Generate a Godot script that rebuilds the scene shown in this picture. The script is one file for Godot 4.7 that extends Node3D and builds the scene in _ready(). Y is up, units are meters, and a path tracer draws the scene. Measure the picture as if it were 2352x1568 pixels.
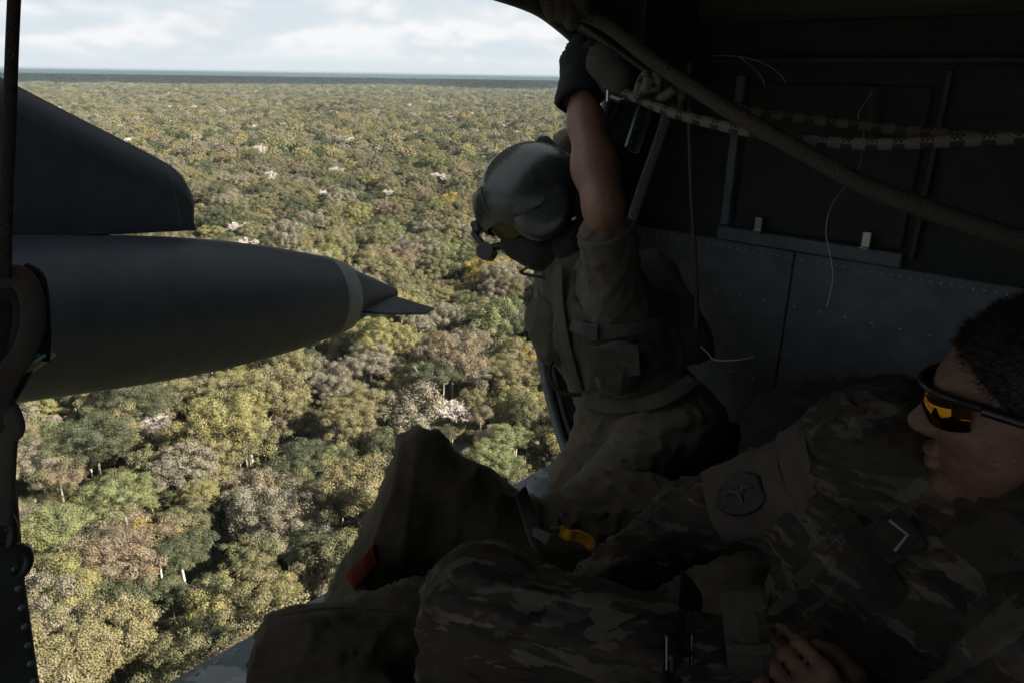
extends Node3D
# A jungle seen from the open side door of a helicopter in flight.
# World: y up, metres, ground at y = 0. The helicopter has its own axes: x aft along the door sill, y up from the cabin floor, z inboard.

const EYE := Vector3(0, 112, 0)
const FLOCAL := 1681.3                       # focal length in units of a 2352 x 1568 picture
var cam: Camera3D
var heli: Node3D
var sun_to: Vector3
var taken := {}
var rng := RandomNumberGenerator.new()

func _ready():
	rng.seed = 20
	make_view()
	make_helicopter()
	make_forest()
	make_clouds(sun_to)
	make_store()
	make_crewman()
	make_recliner()
	make_soldier()
	make_ropes()

# ------------------------------------------------------------------ camera, sky, sun, exposure
func make_view():
	cam = Camera3D.new()
	cam.name = "camera"
	cam.fov = 50.0
	cam.near = 0.03
	cam.far = 90000.0
	cam.rotation_degrees = Vector3(-19.95, 0, 0.87)
	cam.position = EYE
	add_child(cam)
	cam.current = true
	var env := Environment.new()
	env.background_mode = Environment.BG_SKY
	env.tonemap_mode = Environment.TONE_MAPPER_LINEAR
	env.tonemap_exposure = 5.6
	env.sdfgi_enabled = true
	env.ssao_enabled = true
	env.ssil_enabled = true
	env.ambient_light_source = Environment.AMBIENT_SOURCE_SKY
	env.fog_enabled = true
	env.fog_density = 0.000016
	env.fog_light_color = Color(0.72, 0.82, 0.88)
	var sky := Sky.new()
	var pm := PanoramaSkyMaterial.new()
	pm.panorama = ImageTexture.create_from_image(sky_image())
	sky.sky_material = pm
	env.sky = sky
	env.background_energy_multiplier = 0.42
	var we := WorldEnvironment.new()
	we.name = "environment"
	we.environment = env
	add_child(we)
	var sun := DirectionalLight3D.new()
	sun.name = "sun"
	sun.light_energy = 1.55
	sun.light_angular_distance = 0.53
	sun.light_color = Color(1.0, 0.95, 0.86)
	sun.shadow_enabled = true
	var a := deg_to_rad(72.0)
	var e := deg_to_rad(31.0)
	sun_to = Vector3(sin(a) * cos(e), sin(e), cos(a) * cos(e))
	sun.look_at_from_position(Vector3.ZERO, -sun_to, Vector3.UP)
	add_child(sun)

# broken cloud over pale air, the same all the way round; rows below the horizon are one colour
func sky_image() -> Image:
	var w := 2048
	var h := 1024
	var im := Image.create(w, h, false, Image.FORMAT_RGBF)
	var big := FastNoiseLite.new()
	big.seed = 11
	big.frequency = 1.0
	big.fractal_octaves = 5
	var small := FastNoiseLite.new()
	small.seed = 5
	small.frequency = 1.0
	small.fractal_octaves = 4
	im.fill(Color(0.07, 0.10, 0.115))
	for j in range(0, h / 2):
		var el := (0.5 - (j + 0.5) / h) * PI
		var step := 1 if el < 0.22 else (2 if el < 0.7 else 4)
		if step > 1 and j % step != 0:
			continue
		for i in range(0, w, step):
			var az := (i + 0.5) / w * TAU
			var c := air(el, az, big, small)
			if step == 1:
				im.set_pixel(i, j, c)
			else:
				im.fill_rect(Rect2i(i, j, step, mini(step, h / 2 - j)), c)
	return im

func air(el: float, az: float, big: FastNoiseLite, small: FastNoiseLite) -> Color:
	# clouds in flat layers: look them up on a sheet overhead, so that they flatten towards the horizon
	var q := 1.0 / (sin(el) + 0.10)
	var x := cos(az) * q * 0.62
	var z := sin(az) * q * 0.62
	var n := big.get_noise_3d(x, z, 3.0) * 0.9
	var m := small.get_noise_3d(cos(az) * 9.0, el * 30.0, sin(az) * 9.0)
	var p := small.get_noise_3d(cos(az) * 22.0, el * 60.0 + 7.0, sin(az) * 22.0)
	var cover := smoothstep(-0.20, 0.30, n + 0.42 * m + 0.16 * p + 0.10)
	var base := Color(0.305, 0.338, 0.358).lerp(Color(0.28, 0.325, 0.365), clampf(el * 1.2, 0, 1))
	var cloud := Color(0.395, 0.400, 0.405)
	var grey := Color(0.335, 0.347, 0.358)
	cloud = cloud.lerp(grey, smoothstep(0.08, 0.5, 0.7 * m - 0.4 * p + 0.1))
	cover *= smoothstep(0.004, 0.034, el + 0.010 * m)          # the cloud base ends above the horizon; clear pale air below it
	return base.lerp(cloud, cover)

# ------------------------------------------------------------------ helpers
func at(x: float, y: float, d: float) -> Vector3:             # a point d metres in front of the eye
	return EYE + cam.basis * Vector3((x - 1176.0) / FLOCAL * d, (784.0 - y) / FLOCAL * d, -d)

func numbered(called: String) -> String:
	var n: int = taken.get(called, 0)
	taken[called] = n + 1
	return called if n == 0 else "%s_%03d" % [called, n]

func tag(o: Node, label: String, category: String, group := "", kind := ""):
	if label: o.set_meta("label", label)
	if category: o.set_meta("category", category)
	if group: o.set_meta("group", group)
	if kind: o.set_meta("kind", kind)

func base(called: String, where: Vector3, label := "", category := "", group := "") -> Node3D:
	var o := Node3D.new()
	o.name = numbered(called)
	add_child(o)
	o.position = where
	tag(o, label, category, group)
	return o

func part(called: String, mesh: Mesh, m: Material, parent: Node, where := Vector3.ZERO, turn := Basis()) -> MeshInstance3D:
	var o := MeshInstance3D.new()
	o.name = numbered(called) if parent == self else called
	o.mesh = mesh
	o.material_override = m
	o.transform = Transform3D(turn, where)
	parent.add_child(o, true)
	return o

func lin(r: float, g: float, b: float) -> Color:              # real-world base colour -> what albedo_color takes
	return Color(r, g, b).linear_to_srgb()

func mat(c: Color, rough := 0.8, metal := 0.0) -> StandardMaterial3D:
	var m := StandardMaterial3D.new()
	m.albedo_color = c
	m.roughness = rough
	m.metallic = metal
	return m

func noise_tex(freq: float, ramp: Gradient = null, normal := false, sd := 1, oct := 4, strength := 4.0, size := 256) -> NoiseTexture2D:
	var n := FastNoiseLite.new()
	n.seed = sd
	n.frequency = freq
	n.fractal_octaves = oct
	var t := NoiseTexture2D.new()
	t.width = size
	t.height = size
	t.seamless = true
	t.noise = n
	if ramp: t.color_ramp = ramp
	t.as_normal_map = normal
	t.bump_strength = strength
	return t

func ramp(stops: Array) -> Gradient:                           # [offset, linear colour, ...]
	var g := Gradient.new()
	var o := PackedFloat32Array()
	var c := PackedColorArray()
	for i in range(0, stops.size(), 2):
		o.append(stops[i])
		c.append(lin(stops[i + 1].x, stops[i + 1].y, stops[i + 1].z))
	g.offsets = o
	g.colors = c
	return g

func tri(m: StandardMaterial3D, scale: float):
	m.uv1_triplanar = true
	m.uv1_scale = Vector3.ONE * scale

func worn(a: Vector3, b: Vector3, scale: float, rough: float, metal := 0.0, sd := 1) -> StandardMaterial3D:   # paint or cloth with patches of two tones
	var m := mat(Color.WHITE, rough, metal)
	m.albedo_texture = noise_tex(0.02, ramp([0.25, a, 0.75, b]), false, sd, 5)
	m.heightmap_enabled = true
	m.heightmap_texture = noise_tex(0.06, null, false, sd + 3, 4)
	m.heightmap_scale = 0.05
	tri(m, scale)
	return m

class Shape:
	var v := PackedVector3Array()
	var n := PackedVector3Array()
	var uv := PackedVector2Array()
	var c := PackedColorArray()
	var ix := PackedInt32Array()
	func mesh() -> ArrayMesh:
		var a := []
		a.resize(Mesh.ARRAY_MAX)
		a[Mesh.ARRAY_VERTEX] = v
		if n.size() == v.size(): a[Mesh.ARRAY_NORMAL] = n
		if uv.size() == v.size(): a[Mesh.ARRAY_TEX_UV] = uv
		if c.size() == v.size(): a[Mesh.ARRAY_COLOR] = c
		a[Mesh.ARRAY_INDEX] = ix
		var m := ArrayMesh.new()
		m.add_surface_from_arrays(Mesh.PRIMITIVE_TRIANGLES, a)
		return m
	func quad(a: int, b: int, d: int, e: int):
		ix.append_array([a, b, d, a, d, e])

# a skin over rings of points: rings[i] is an Array of Vector3, all of one size; smooth normals from the grid
func loft(s: Shape, rings: Array, closed := true, caps := true):
	var first := s.v.size()
	var k: int = rings[0].size()
	var cols := k + 1 if closed else k
	var run := 0.0
	for i in rings.size():
		if i: run += (rings[i][0] - rings[i - 1][0]).length()
		var girth := 0.0
		for j in cols:
			var p: Vector3 = rings[i][j % k]
			if j: girth += (p - rings[i][(j - 1) % k]).length()
			var du: Vector3
			if closed:
				du = rings[i][(j + 1) % k] - rings[i][(j + k - 1) % k]
			else:
				du = rings[i][mini(j + 1, k - 1)] - rings[i][maxi(j - 1, 0)]
			var dv: Vector3 = rings[mini(i + 1, rings.size() - 1)][j % k] - rings[maxi(i - 1, 0)][j % k]
			s.v.append(p)
			s.n.append(du.cross(dv).normalized())
			s.uv.append(Vector2(girth, run))
	for i in rings.size() - 1:
		for j in cols - 1:
			var a := first + i * cols + j
			s.quad(a, a + cols, a + cols + 1, a + 1)
	if caps and closed:
		for e in [0, rings.size() - 1]:
			var mid := Vector3.ZERO
			for p in rings[e]: mid += p
			mid /= k
			var other: Vector3 = rings[1][0] if e == 0 else rings[e - 1][0]
			var out := Vector3.ZERO
			for j in k: out += (rings[e][j] - mid).cross(rings[e][(j + 1) % k] - mid)
			out = out.normalized()
			if out.dot(mid - other) < 0: out = -out
			var f := s.v.size()
			s.v.append(mid); s.n.append(out); s.uv.append(Vector2.ZERO)
			for p in rings[e]:
				s.v.append(p); s.n.append(out); s.uv.append(Vector2.ZERO)
			for j in k:
				var q := f + 1 + j
				var r := f + 1 + (j + 1) % k
				if e == 0: s.ix.append_array([f, q, r])
				else: s.ix.append_array([f, r, q])

func smooth_path(pts: Array, per := 6) -> Array:               # Catmull-Rom through the points
	var out := []
	for i in pts.size() - 1:
		var p0: Vector3 = pts[maxi(i - 1, 0)]
		var p1: Vector3 = pts[i]
		var p2: Vector3 = pts[i + 1]
		var p3: Vector3 = pts[mini(i + 2, pts.size() - 1)]
		for k in per:
			out.append(p1.cubic_interpolate(p2, p0, p3, float(k) / per))
	out.append(pts[-1])
	return out

# a tube (or a strap: flat < 1 squashes it across `side`) along points; radii a number or one per point
func tube(s: Shape, pts: Array, radii, sides := 8, flat := 1.0, side := Vector3.ZERO):
	var rings := []
	var prev := Vector3.ZERO
	for i in pts.size():
		var t: Vector3 = (pts[mini(i + 1, pts.size() - 1)] - pts[maxi(i - 1, 0)]).normalized()
		var u: Vector3
		if side != Vector3.ZERO:
			u = (side - t * side.dot(t)).normalized()
		elif prev == Vector3.ZERO:
			u = t.cross(Vector3.UP if absf(t.y) < 0.9 else Vector3.RIGHT).normalized()
		else:
			u = (prev - t * prev.dot(t)).normalized()
		prev = u
		var w := t.cross(u)
		var r: float = radii if radii is float or radii is int else radii[i]
		var ring := []
		for j in sides:
			var a := TAU * j / sides
			ring.append(pts[i] + u * cos(a) * r * flat + w * sin(a) * r)
		rings.append(ring)
	loft(s, rings)

func tube_mesh(pts: Array, radii, sides := 8, flat := 1.0, side := Vector3.ZERO) -> ArrayMesh:
	var s := Shape.new()
	tube(s, pts, radii, sides, flat, side)
	return s.mesh()

# a box with chamfered edges, centred
func box(s: Shape, at_: Vector3, size: Vector3, bevel := 0.004, turn := Basis()):
	var h := size / 2
	var b := minf(bevel, minf(h.x, minf(h.y, h.z)) * 0.9)
	var pts := {}
	for axis in 3:
		for sg in [-1.0, 1.0]:
			var u := (axis + 1) % 3
			var w := (axis + 2) % 3
			var c := []
			for k in [[-1, -1], [1, -1], [1, 1], [-1, 1]]:
				var p := Vector3.ZERO
				p[axis] = sg * h[axis]
				p[u] = k[0] * (h[u] - b)
				p[w] = k[1] * (h[w] - b)
				c.append(p)
			var nn := Vector3.ZERO
			nn[axis] = sg
			face(s, c, nn, at_, turn)
	for axis in 3:
		var u := (axis + 1) % 3
		var w := (axis + 2) % 3
		for su in [-1.0, 1.0]:
			for sw in [-1.0, 1.0]:
				var c := []
				for k in [[-1, 0], [1, 0], [1, 1], [-1, 1]]:
					var p := Vector3.ZERO
					p[axis] = k[0] * (h[axis] - b)
					p[u] = su * (h[u] if k[1] == 0 else h[u] - b)
					p[w] = sw * (h[w] - b if k[1] == 0 else h[w])
					c.append(p)
				var nn := Vector3.ZERO
				nn[u] = su
				nn[w] = sw
				face(s, c, nn.normalized(), at_, turn)
	for sx in [-1.0, 1.0]:
		for sy in [-1.0, 1.0]:
			for sz in [-1.0, 1.0]:
				var q := Vector3(sx, sy, sz)
				face(s, [Vector3(sx * h.x, sy * (h.y - b), sz * (h.z - b)), Vector3(sx * (h.x - b), sy * h.y, sz * (h.z - b)), Vector3(sx * (h.x - b), sy * (h.y - b), sz * h.z)], q.normalized(), at_, turn)

func face(s: Shape, c: Array, nn: Vector3, at_: Vector3, turn: Basis):
	var f := s.v.size()
	var flip: bool = (c[1] - c[0]).cross(c[2] - c[0]).dot(nn) > 0    # front faces run clockwise
	for p in c:
		s.v.append(at_ + turn * p)
		s.n.append(turn * nn)
		s.uv.append(Vector2(p.x + p.z, p.y))
	for k in range(1, c.size() - 1):
		if flip: s.ix.append_array([f, f + k + 1, f + k])
		else: s.ix.append_array([f, f + k, f + k + 1])

func box_mesh(size: Vector3, bevel := 0.004) -> ArrayMesh:
	var s := Shape.new()
	box(s, Vector3.ZERO, size, bevel)
	return s.mesh()

# a flat outline (x, y) given thickness t about z = 0, its rims rounded over `round_`
func slab(outline: Array, t: float, round_: float, soft: Array = []) -> ArrayMesh:   # soft: how far each corner's rim is rounded, 0 to 1
	var s := Shape.new()
	var poly := PackedVector2Array(outline)
	var much := soft.duplicate()
	if Geometry2D.is_polygon_clockwise(poly):
		poly.reverse()
		much.reverse()
	var rings := []
	var steps := 5
	var k := poly.size()
	for side in [-1, 1]:
		for q in (range(steps + 1) if side < 0 else range(steps, -1, -1)):
			var a: float = PI / 2 * q / steps
			var inset := round_ * (1.0 - sin(a))
			var zz: float = side * (t / 2 - round_ + round_ * cos(a))
			var ring := []
			for j in k:
				var d0 := (poly[j] - poly[(j + k - 1) % k]).normalized()
				var d1 := (poly[(j + 1) % k] - poly[j]).normalized()
				var nrm := (Vector2(-d0.y, d0.x) + Vector2(-d1.y, d1.x)).normalized()
				var p := poly[j] + nrm * inset
				if much: p = poly[j] + nrm * inset * much[j]
				ring.append(Vector3(p.x, p.y, zz))
			rings.append(ring)
	loft(s, rings, true, false)
	for e in [0, rings.size() - 1]:
		var flat := PackedVector2Array()
		for p in rings[e]: flat.append(Vector2(p.x, p.y))
		var id := Geometry2D.triangulate_polygon(flat)
		var f := s.v.size()
		var nz := -1.0 if e == 0 else 1.0
		for p in rings[e]:
			s.v.append(p); s.n.append(Vector3(0, 0, nz)); s.uv.append(Vector2(p.x, p.y))
		for i in range(0, id.size(), 3):
			var a := f + id[i]
			var b := f + id[i + 1]
			var c := f + id[i + 2]
			var up: bool = (s.v[b] - s.v[a]).cross(s.v[c] - s.v[a]).z * nz > 0
			if up: s.ix.append_array([a, c, b])
			else: s.ix.append_array([a, b, c])
	return s.mesh()

# ------------------------------------------------------------------ the forest
var crowns := []            # near crowns: {mesh, r, h}: unit crowns of radius 1 whose base sits at y = 0
var far_crowns := []
var trunks := []
var bare_trunk: ArrayMesh
var said := {}

# leaves set on the shells of many small clumps, which themselves stand over an uneven, lobed body
func crown_mesh(sd: int, clumps: int, cr: float, leaves: int, leaf: float, tall: float, low: float, ragged: float, loose := 0.42) -> ArrayMesh:
	var r := RandomNumberGenerator.new()
	r.seed = sd
	var lobes := FastNoiseLite.new()
	lobes.seed = sd
	lobes.frequency = 1.1
	lobes.fractal_octaves = 2
	var s := Shape.new()
	var centres := []
	for i in clumps:
		var y := 1.0 - (i + 0.5) / clumps * (1.0 + low)
		var a := i * 2.39996 + r.randf_range(-0.5, 0.5)
		var rr := sqrt(maxf(0.0, 1.0 - y * y))
		var d := Vector3(cos(a) * rr, y, sin(a) * rr)
		var reach := (1.0 - cr * 0.8) * (1.0 + ragged * 1.5 * lobes.get_noise_3dv(d * 1.3)) * r.randf_range(1.0 - ragged * 0.8, 1.0 + ragged * 0.25)
		if y < 0.0: reach *= 1.0 + y * 0.5
		centres.append([Vector3(d.x, d.y * tall, d.z) * reach, cr * r.randf_range(0.6, 1.3), d])
	var total := 0.0
	for q in centres: total += q[1] * q[1]
	for q in centres:
		var c: Vector3 = q[0]
		var rad: float = q[1]
		var tone := r.randf_range(0.80, 1.14)
		var warm := r.randf_range(-0.07, 0.09)
		var out0: Vector3 = q[2]
		var squash := r.randf_range(0.55, 0.85)
		for k in int(leaves * rad * rad / total):
			var d := (Vector3(r.randfn(), r.randfn() + 0.25, r.randfn()).normalized() + out0 * 0.35).normalized()
			var p := c + Vector3(d.x, d.y * squash, d.z) * rad * (r.randf_range(0.72, 1.08) if r.randf() < 0.8 else r.randf_range(1.0, 1.45))
			if k % 9 == 0: p = c * r.randf_range(0.45, 0.9) + d * rad * 0.8
			var nn := (d * 1.0 + Vector3(r.randfn(), r.randfn() + 0.35, r.randfn()) * loose).normalized()
			var u := nn.cross(Vector3(r.randf() - 0.5, r.randf() - 0.5, r.randf() - 0.5)).normalized()
			var w := nn.cross(u)
			var l := leaf * r.randf_range(0.55, 1.4)
			var f := s.v.size()
			var t := tone * r.randf_range(0.86, 1.14)
			var col := Color(t * (1.0 + warm), t, t * (1.0 - warm))
			s.v.append(p - u * l)
			s.v.append(p + w * l * 0.62 + nn * l * 0.2)
			s.v.append(p + u * l)
			s.v.append(p - w * l * 0.62 + nn * l * 0.2)
			for z in 4:
				s.n.append(nn)
				s.c.append(col)
			s.ix.append_array([f, f + 1, f + 2, f, f + 2, f + 3])
	return s.mesh()

func trunk_mesh(sd: int, limbs: int, spread: float, rise := 0.0) -> ArrayMesh:      # a unit trunk: 1 tall to the crown's base, limbs rise to 1.25
	var r := RandomNumberGenerator.new()
	r.seed = sd
	var s := Shape.new()
	var lean := Vector3(r.randf_range(-0.06, 0.06), 0, r.randf_range(-0.06, 0.06))
	tube(s, [Vector3(0, -0.02, 0), Vector3(0, 0.3, 0) + lean * 0.4, Vector3(0, 0.7, 0) + lean * 0.7, Vector3(0, 1.0, 0) + lean], [0.021, 0.0155, 0.0135, 0.011], 7)
	for i in limbs:
		var a := TAU * i / limbs + r.randf_range(-0.4, 0.4)
		var y0: float = r.randf_range(0.78, 0.97)
		var d := Vector3(cos(a), 0, sin(a)) * spread * r.randf_range(0.5, 1.0)
		var p0 := Vector3(0, y0, 0) + lean * y0
		var p1 := p0 + d * 0.45 + Vector3(r.randf_range(-0.02, 0.02), 0.05, 0)
		var p2 := p0 + d + Vector3(0, r.randf_range(0.08, 0.16) + rise, r.randf_range(-0.03, 0.03))
		tube(s, [p0, p1, p2], [0.009, 0.006, 0.003], 5)
		tube(s, [p1, p1 + d.rotated(Vector3.UP, 0.7) * 0.5 + Vector3(0, 0.06, 0)], [0.005, 0.002], 4)
	return s.mesh()

func bare_mesh(sd: int, levels: int, thin := 0.0042) -> ArrayMesh:                     # leafless crown of fine pale twigs
	var r := RandomNumberGenerator.new()
	r.seed = sd
	var s := Shape.new()
	var work := []
	for i in 6:
		var a := TAU * i / 6 + r.randf() * 0.6
		work.append([Vector3(0, -0.25, 0), Vector3(cos(a) * 0.8, r.randf_range(0.5, 1.1), sin(a) * 0.8).normalized(), 0.46, 0.022, 0])
	while work.size():
		var b: Array = work.pop_back()
		var p: Vector3 = b[0]
		var d: Vector3 = b[1]
		var len_: float = b[2]
		var q := p + d * len_
		var mid := (p + q) / 2 + Vector3(r.randfn(), r.randfn(), r.randfn()) * len_ * 0.07
		if b[4] < 3: tube(s, [p, mid, q], [b[3], b[3] * 0.8, b[3] * 0.6], 4)
		else: twig_blade(s, p, q, b[3], r)
		if b[4] < levels:
			for k in (5 if b[4] > 0 else 4):
				var nd := (d + Vector3(r.randfn(), r.randfn() * 0.5 + 0.22, r.randfn()) * 0.60).normalized()
				work.append([p + d * len_ * r.randf_range(0.5, 1.0), nd, len_ * r.randf_range(0.5, 0.72), maxf(b[3] * 0.48, thin), b[4] + 1])
	return s.mesh()

func twig_blade(s: Shape, p: Vector3, q: Vector3, r0: float, r: RandomNumberGenerator):   # a three-sided needle
	var t := (q - p).normalized()
	var u := t.cross(Vector3(r.randf() - 0.5, r.randf() - 0.5, r.randf() - 0.5)).normalized()
	var w := t.cross(u)
	var f := s.v.size()
	for j in 3:
		var o := u * cos(TAU * j / 3) + w * sin(TAU * j / 3)
		s.v.append_array([p + o * r0, q + o * r0 * 0.4])
		s.n.append_array([o, o])
		s.uv.append_array([Vector2.ZERO, Vector2.ZERO])
	for j in 3:
		var a := f + j * 2
		var b := f + (j + 1) % 3 * 2
		s.quad(a, a + 1, b + 1, b)

func palm_mesh(sd: int) -> ArrayMesh:                                   # a unit head of fronds, radius 1
	var r := RandomNumberGenerator.new()
	r.seed = sd
	var s := Shape.new()
	for i in 13:
		var a := i * 2.39996
		var lift := r.randf_range(0.1, 1.0)
		var d := Vector3(cos(a), 0, sin(a))
		var side := Vector3(-sin(a), 0, cos(a))
		var prev := Vector3.ZERO
		for k in 9:
			var t := (k + 1) / 9.0
			var p := d * t * (1.0 - 0.25 * lift * t) + Vector3.UP * (lift * t * 0.9 - t * t * (0.55 + 0.4 * lift))
			for sg in [-1.0, 1.0]:
				for m in 2:
					var o: Vector3 = prev.lerp(p, m * 0.5)
					var wide := 0.22 * (1.0 - absf(t - 0.45))
					var tip: Vector3 = o + side * sg * wide + d * 0.12 - Vector3.UP * 0.07
					var f := s.v.size()
					var nn: Vector3 = (Vector3.UP + d * 0.3 - side * sg * 0.2).normalized()
					s.v.append_array([o, o + d * 0.055, tip])
					s.n.append_array([nn, nn, nn])
					var tt := r.randf_range(0.8, 1.15)
					for z in 3: s.c.append(Color(tt, tt, tt))
					s.ix.append_array([f, f + 1, f + 2])
			prev = p
	return s.mesh()

# name of the look, base colour, how often
var leafage := [
	["olive", Vector3(0.104, 0.095, 0.051), 30],
	["dull green", Vector3(0.074, 0.075, 0.039), 20],
	["dark green", Vector3(0.039, 0.046, 0.026), 16],
	["yellow-green", Vector3(0.118, 0.112, 0.048), 7],
	["grey-green", Vector3(0.108, 0.100, 0.077), 16],
	["brownish", Vector3(0.106, 0.086, 0.060), 5],
	["fresh green", Vector3(0.090, 0.102, 0.048), 4],
	["golden", Vector3(0.170, 0.130, 0.034), 1],
	["pinkish grey", Vector3(0.140, 0.122, 0.105), 1],
]
var forms := ["round clumpy crown", "broad spreading crown", "tall uneven crown", "dense domed crown", "loose ragged crown", "flat-topped crown", "lobed crown", "small bushy crown", "huge spreading crown", "huge billowing crown"]

func pick_look(r: RandomNumberGenerator) -> int:
	var n := r.randi_range(0, 99)
	for i in leafage.size():
		n -= leafage[i][2]
		if n < 0: return i
	return 0

func leaf_mat(c: Vector3) -> StandardMaterial3D:
	var m := mat(lin(c.x, c.y, c.z), 0.75)
	m.vertex_color_use_as_albedo = true
	m.backlight_enabled = true
	m.backlight = Color(0.22, 0.25, 0.1)
	m.metallic_specular = 0.3
	return m

func on_picture(p: Vector3) -> Vector3:                                # x, y in the 2352 x 1568 picture, and the distance ahead
	var q := cam.basis.inverse() * (p - EYE)
	if q.z > -1: return Vector3(-9999, -9999, -1)
	return Vector3(1176.0 + q.x / -q.z * FLOCAL, 784.0 - q.y / -q.z * FLOCAL, -q.z)

func shows(p: Vector3) -> bool:                                        # whether the door opening, clear of the people and the store, shows that point
	if p.x < 20 or p.x > 1290 or p.y < 150 or p.y > 1580: return false
	for poly in hides:
		if Geometry2D.is_point_in_polygon(Vector2(p.x, p.y), poly): return false
	return true

var hides := [
	PackedVector2Array([Vector2(0, 170), Vector2(440, 400), Vector2(440, 545), Vector2(760, 600), Vector2(960, 705), Vector2(700, 800), Vector2(0, 925)]),
	PackedVector2Array([Vector2(1090, 330), Vector2(1300, 310), Vector2(1300, 1070), Vector2(1260, 900), Vector2(1215, 700), Vector2(1240, 580), Vector2(1090, 500)]),
	PackedVector2Array([Vector2(450, 1580), Vector2(760, 1390), Vector2(850, 1180), Vector2(960, 980), Vector2(1190, 1130), Vector2(1400, 1000), Vector2(1400, 1580)]),
]

func in_words(n: int) -> String:
	var ones := ["zero", "one", "two", "three", "four", "five", "six", "seven", "eight", "nine", "ten", "eleven", "twelve", "thirteen", "fourteen", "fifteen", "sixteen", "seventeen", "eighteen", "nineteen"]
	var tens := ["", "", "twenty", "thirty", "forty", "fifty", "sixty", "seventy", "eighty", "ninety", "hundred"]
	if n < 20: return ones[n]
	return tens[n / 10] + ("" if n % 10 == 0 else "-" + ones[n % 10])

func place_words(p: Vector3) -> String:
	return "%s percent across, %s percent down" % [in_words(int(round(p.x / 23.52))), in_words(clampi(int(round(p.y / 15.68)), 0, 99))]

# clouds that drift above the frame and keep the sun off the far forest
func make_clouds(sun_to: Vector3):
	var white := mat(lin(0.8, 0.8, 0.8), 1.0)
	var r := RandomNumberGenerator.new()
	r.seed = 3
	for q in [[-1.15, 0.95, 6200.0, 26000.0, 3000.0, "vast flat white cloud bank high over the far forest"], [-0.30, -0.19, 1900.0, 1950.0, 1500.0, "small white cloud drifting over the middle of the forest"]]:
		var s := Shape.new()
		var big: bool = q[3] > 2000
		var d: float = q[2]
		while d < q[3]:
			var wob := 0.30 if d < q[2] * 1.4 else 0.0
			var deep := d * 0.16 if big else 34.0
			var n := 16 if big else 5
			for i in n:
				var a: float = lerpf(q[0], q[1], (i + 0.5) / n)
				var dd := d * (1.0 + wob * r.randf_range(0.0, 1.0)) + r.randf_range(0.0, 0.5) * deep
				var p: Vector3 = Vector3(sin(a) * dd, 0, -cos(a) * dd) + sun_to * (q[4] / sun_to.y)
				puff(s, p, Vector3(d * (q[1] - q[0]) / n * 0.8, deep * 0.15, deep * r.randf_range(0.8, 1.1)), Basis(Vector3.UP, -a), r)
			d += deep * 1.15
		var o := part("cloud", s.mesh(), white, self)
		tag(o, q[5], "cloud", "clouds above the forest")

func puff(s: Shape, c: Vector3, size: Vector3, turn: Basis, r: RandomNumberGenerator):
	var rings := []
	var sd := r.randf() * 100.0
	for i in 9:
		var e := PI * (i + 0.25) / 8.5 - PI / 2
		var ring := []
		for j in 16:
			var a := TAU * j / 16
			var k := 1.0 + 0.2 * sin(a * 3.0 + sd) + 0.12 * sin(a * 7.0 + sd * 2.0 + i)
			ring.append(c + turn * (Vector3(cos(a) * cos(e) * k, sin(e), sin(a) * cos(e) * k) * size))
		rings.append(ring)
	loft(s, rings)

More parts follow.
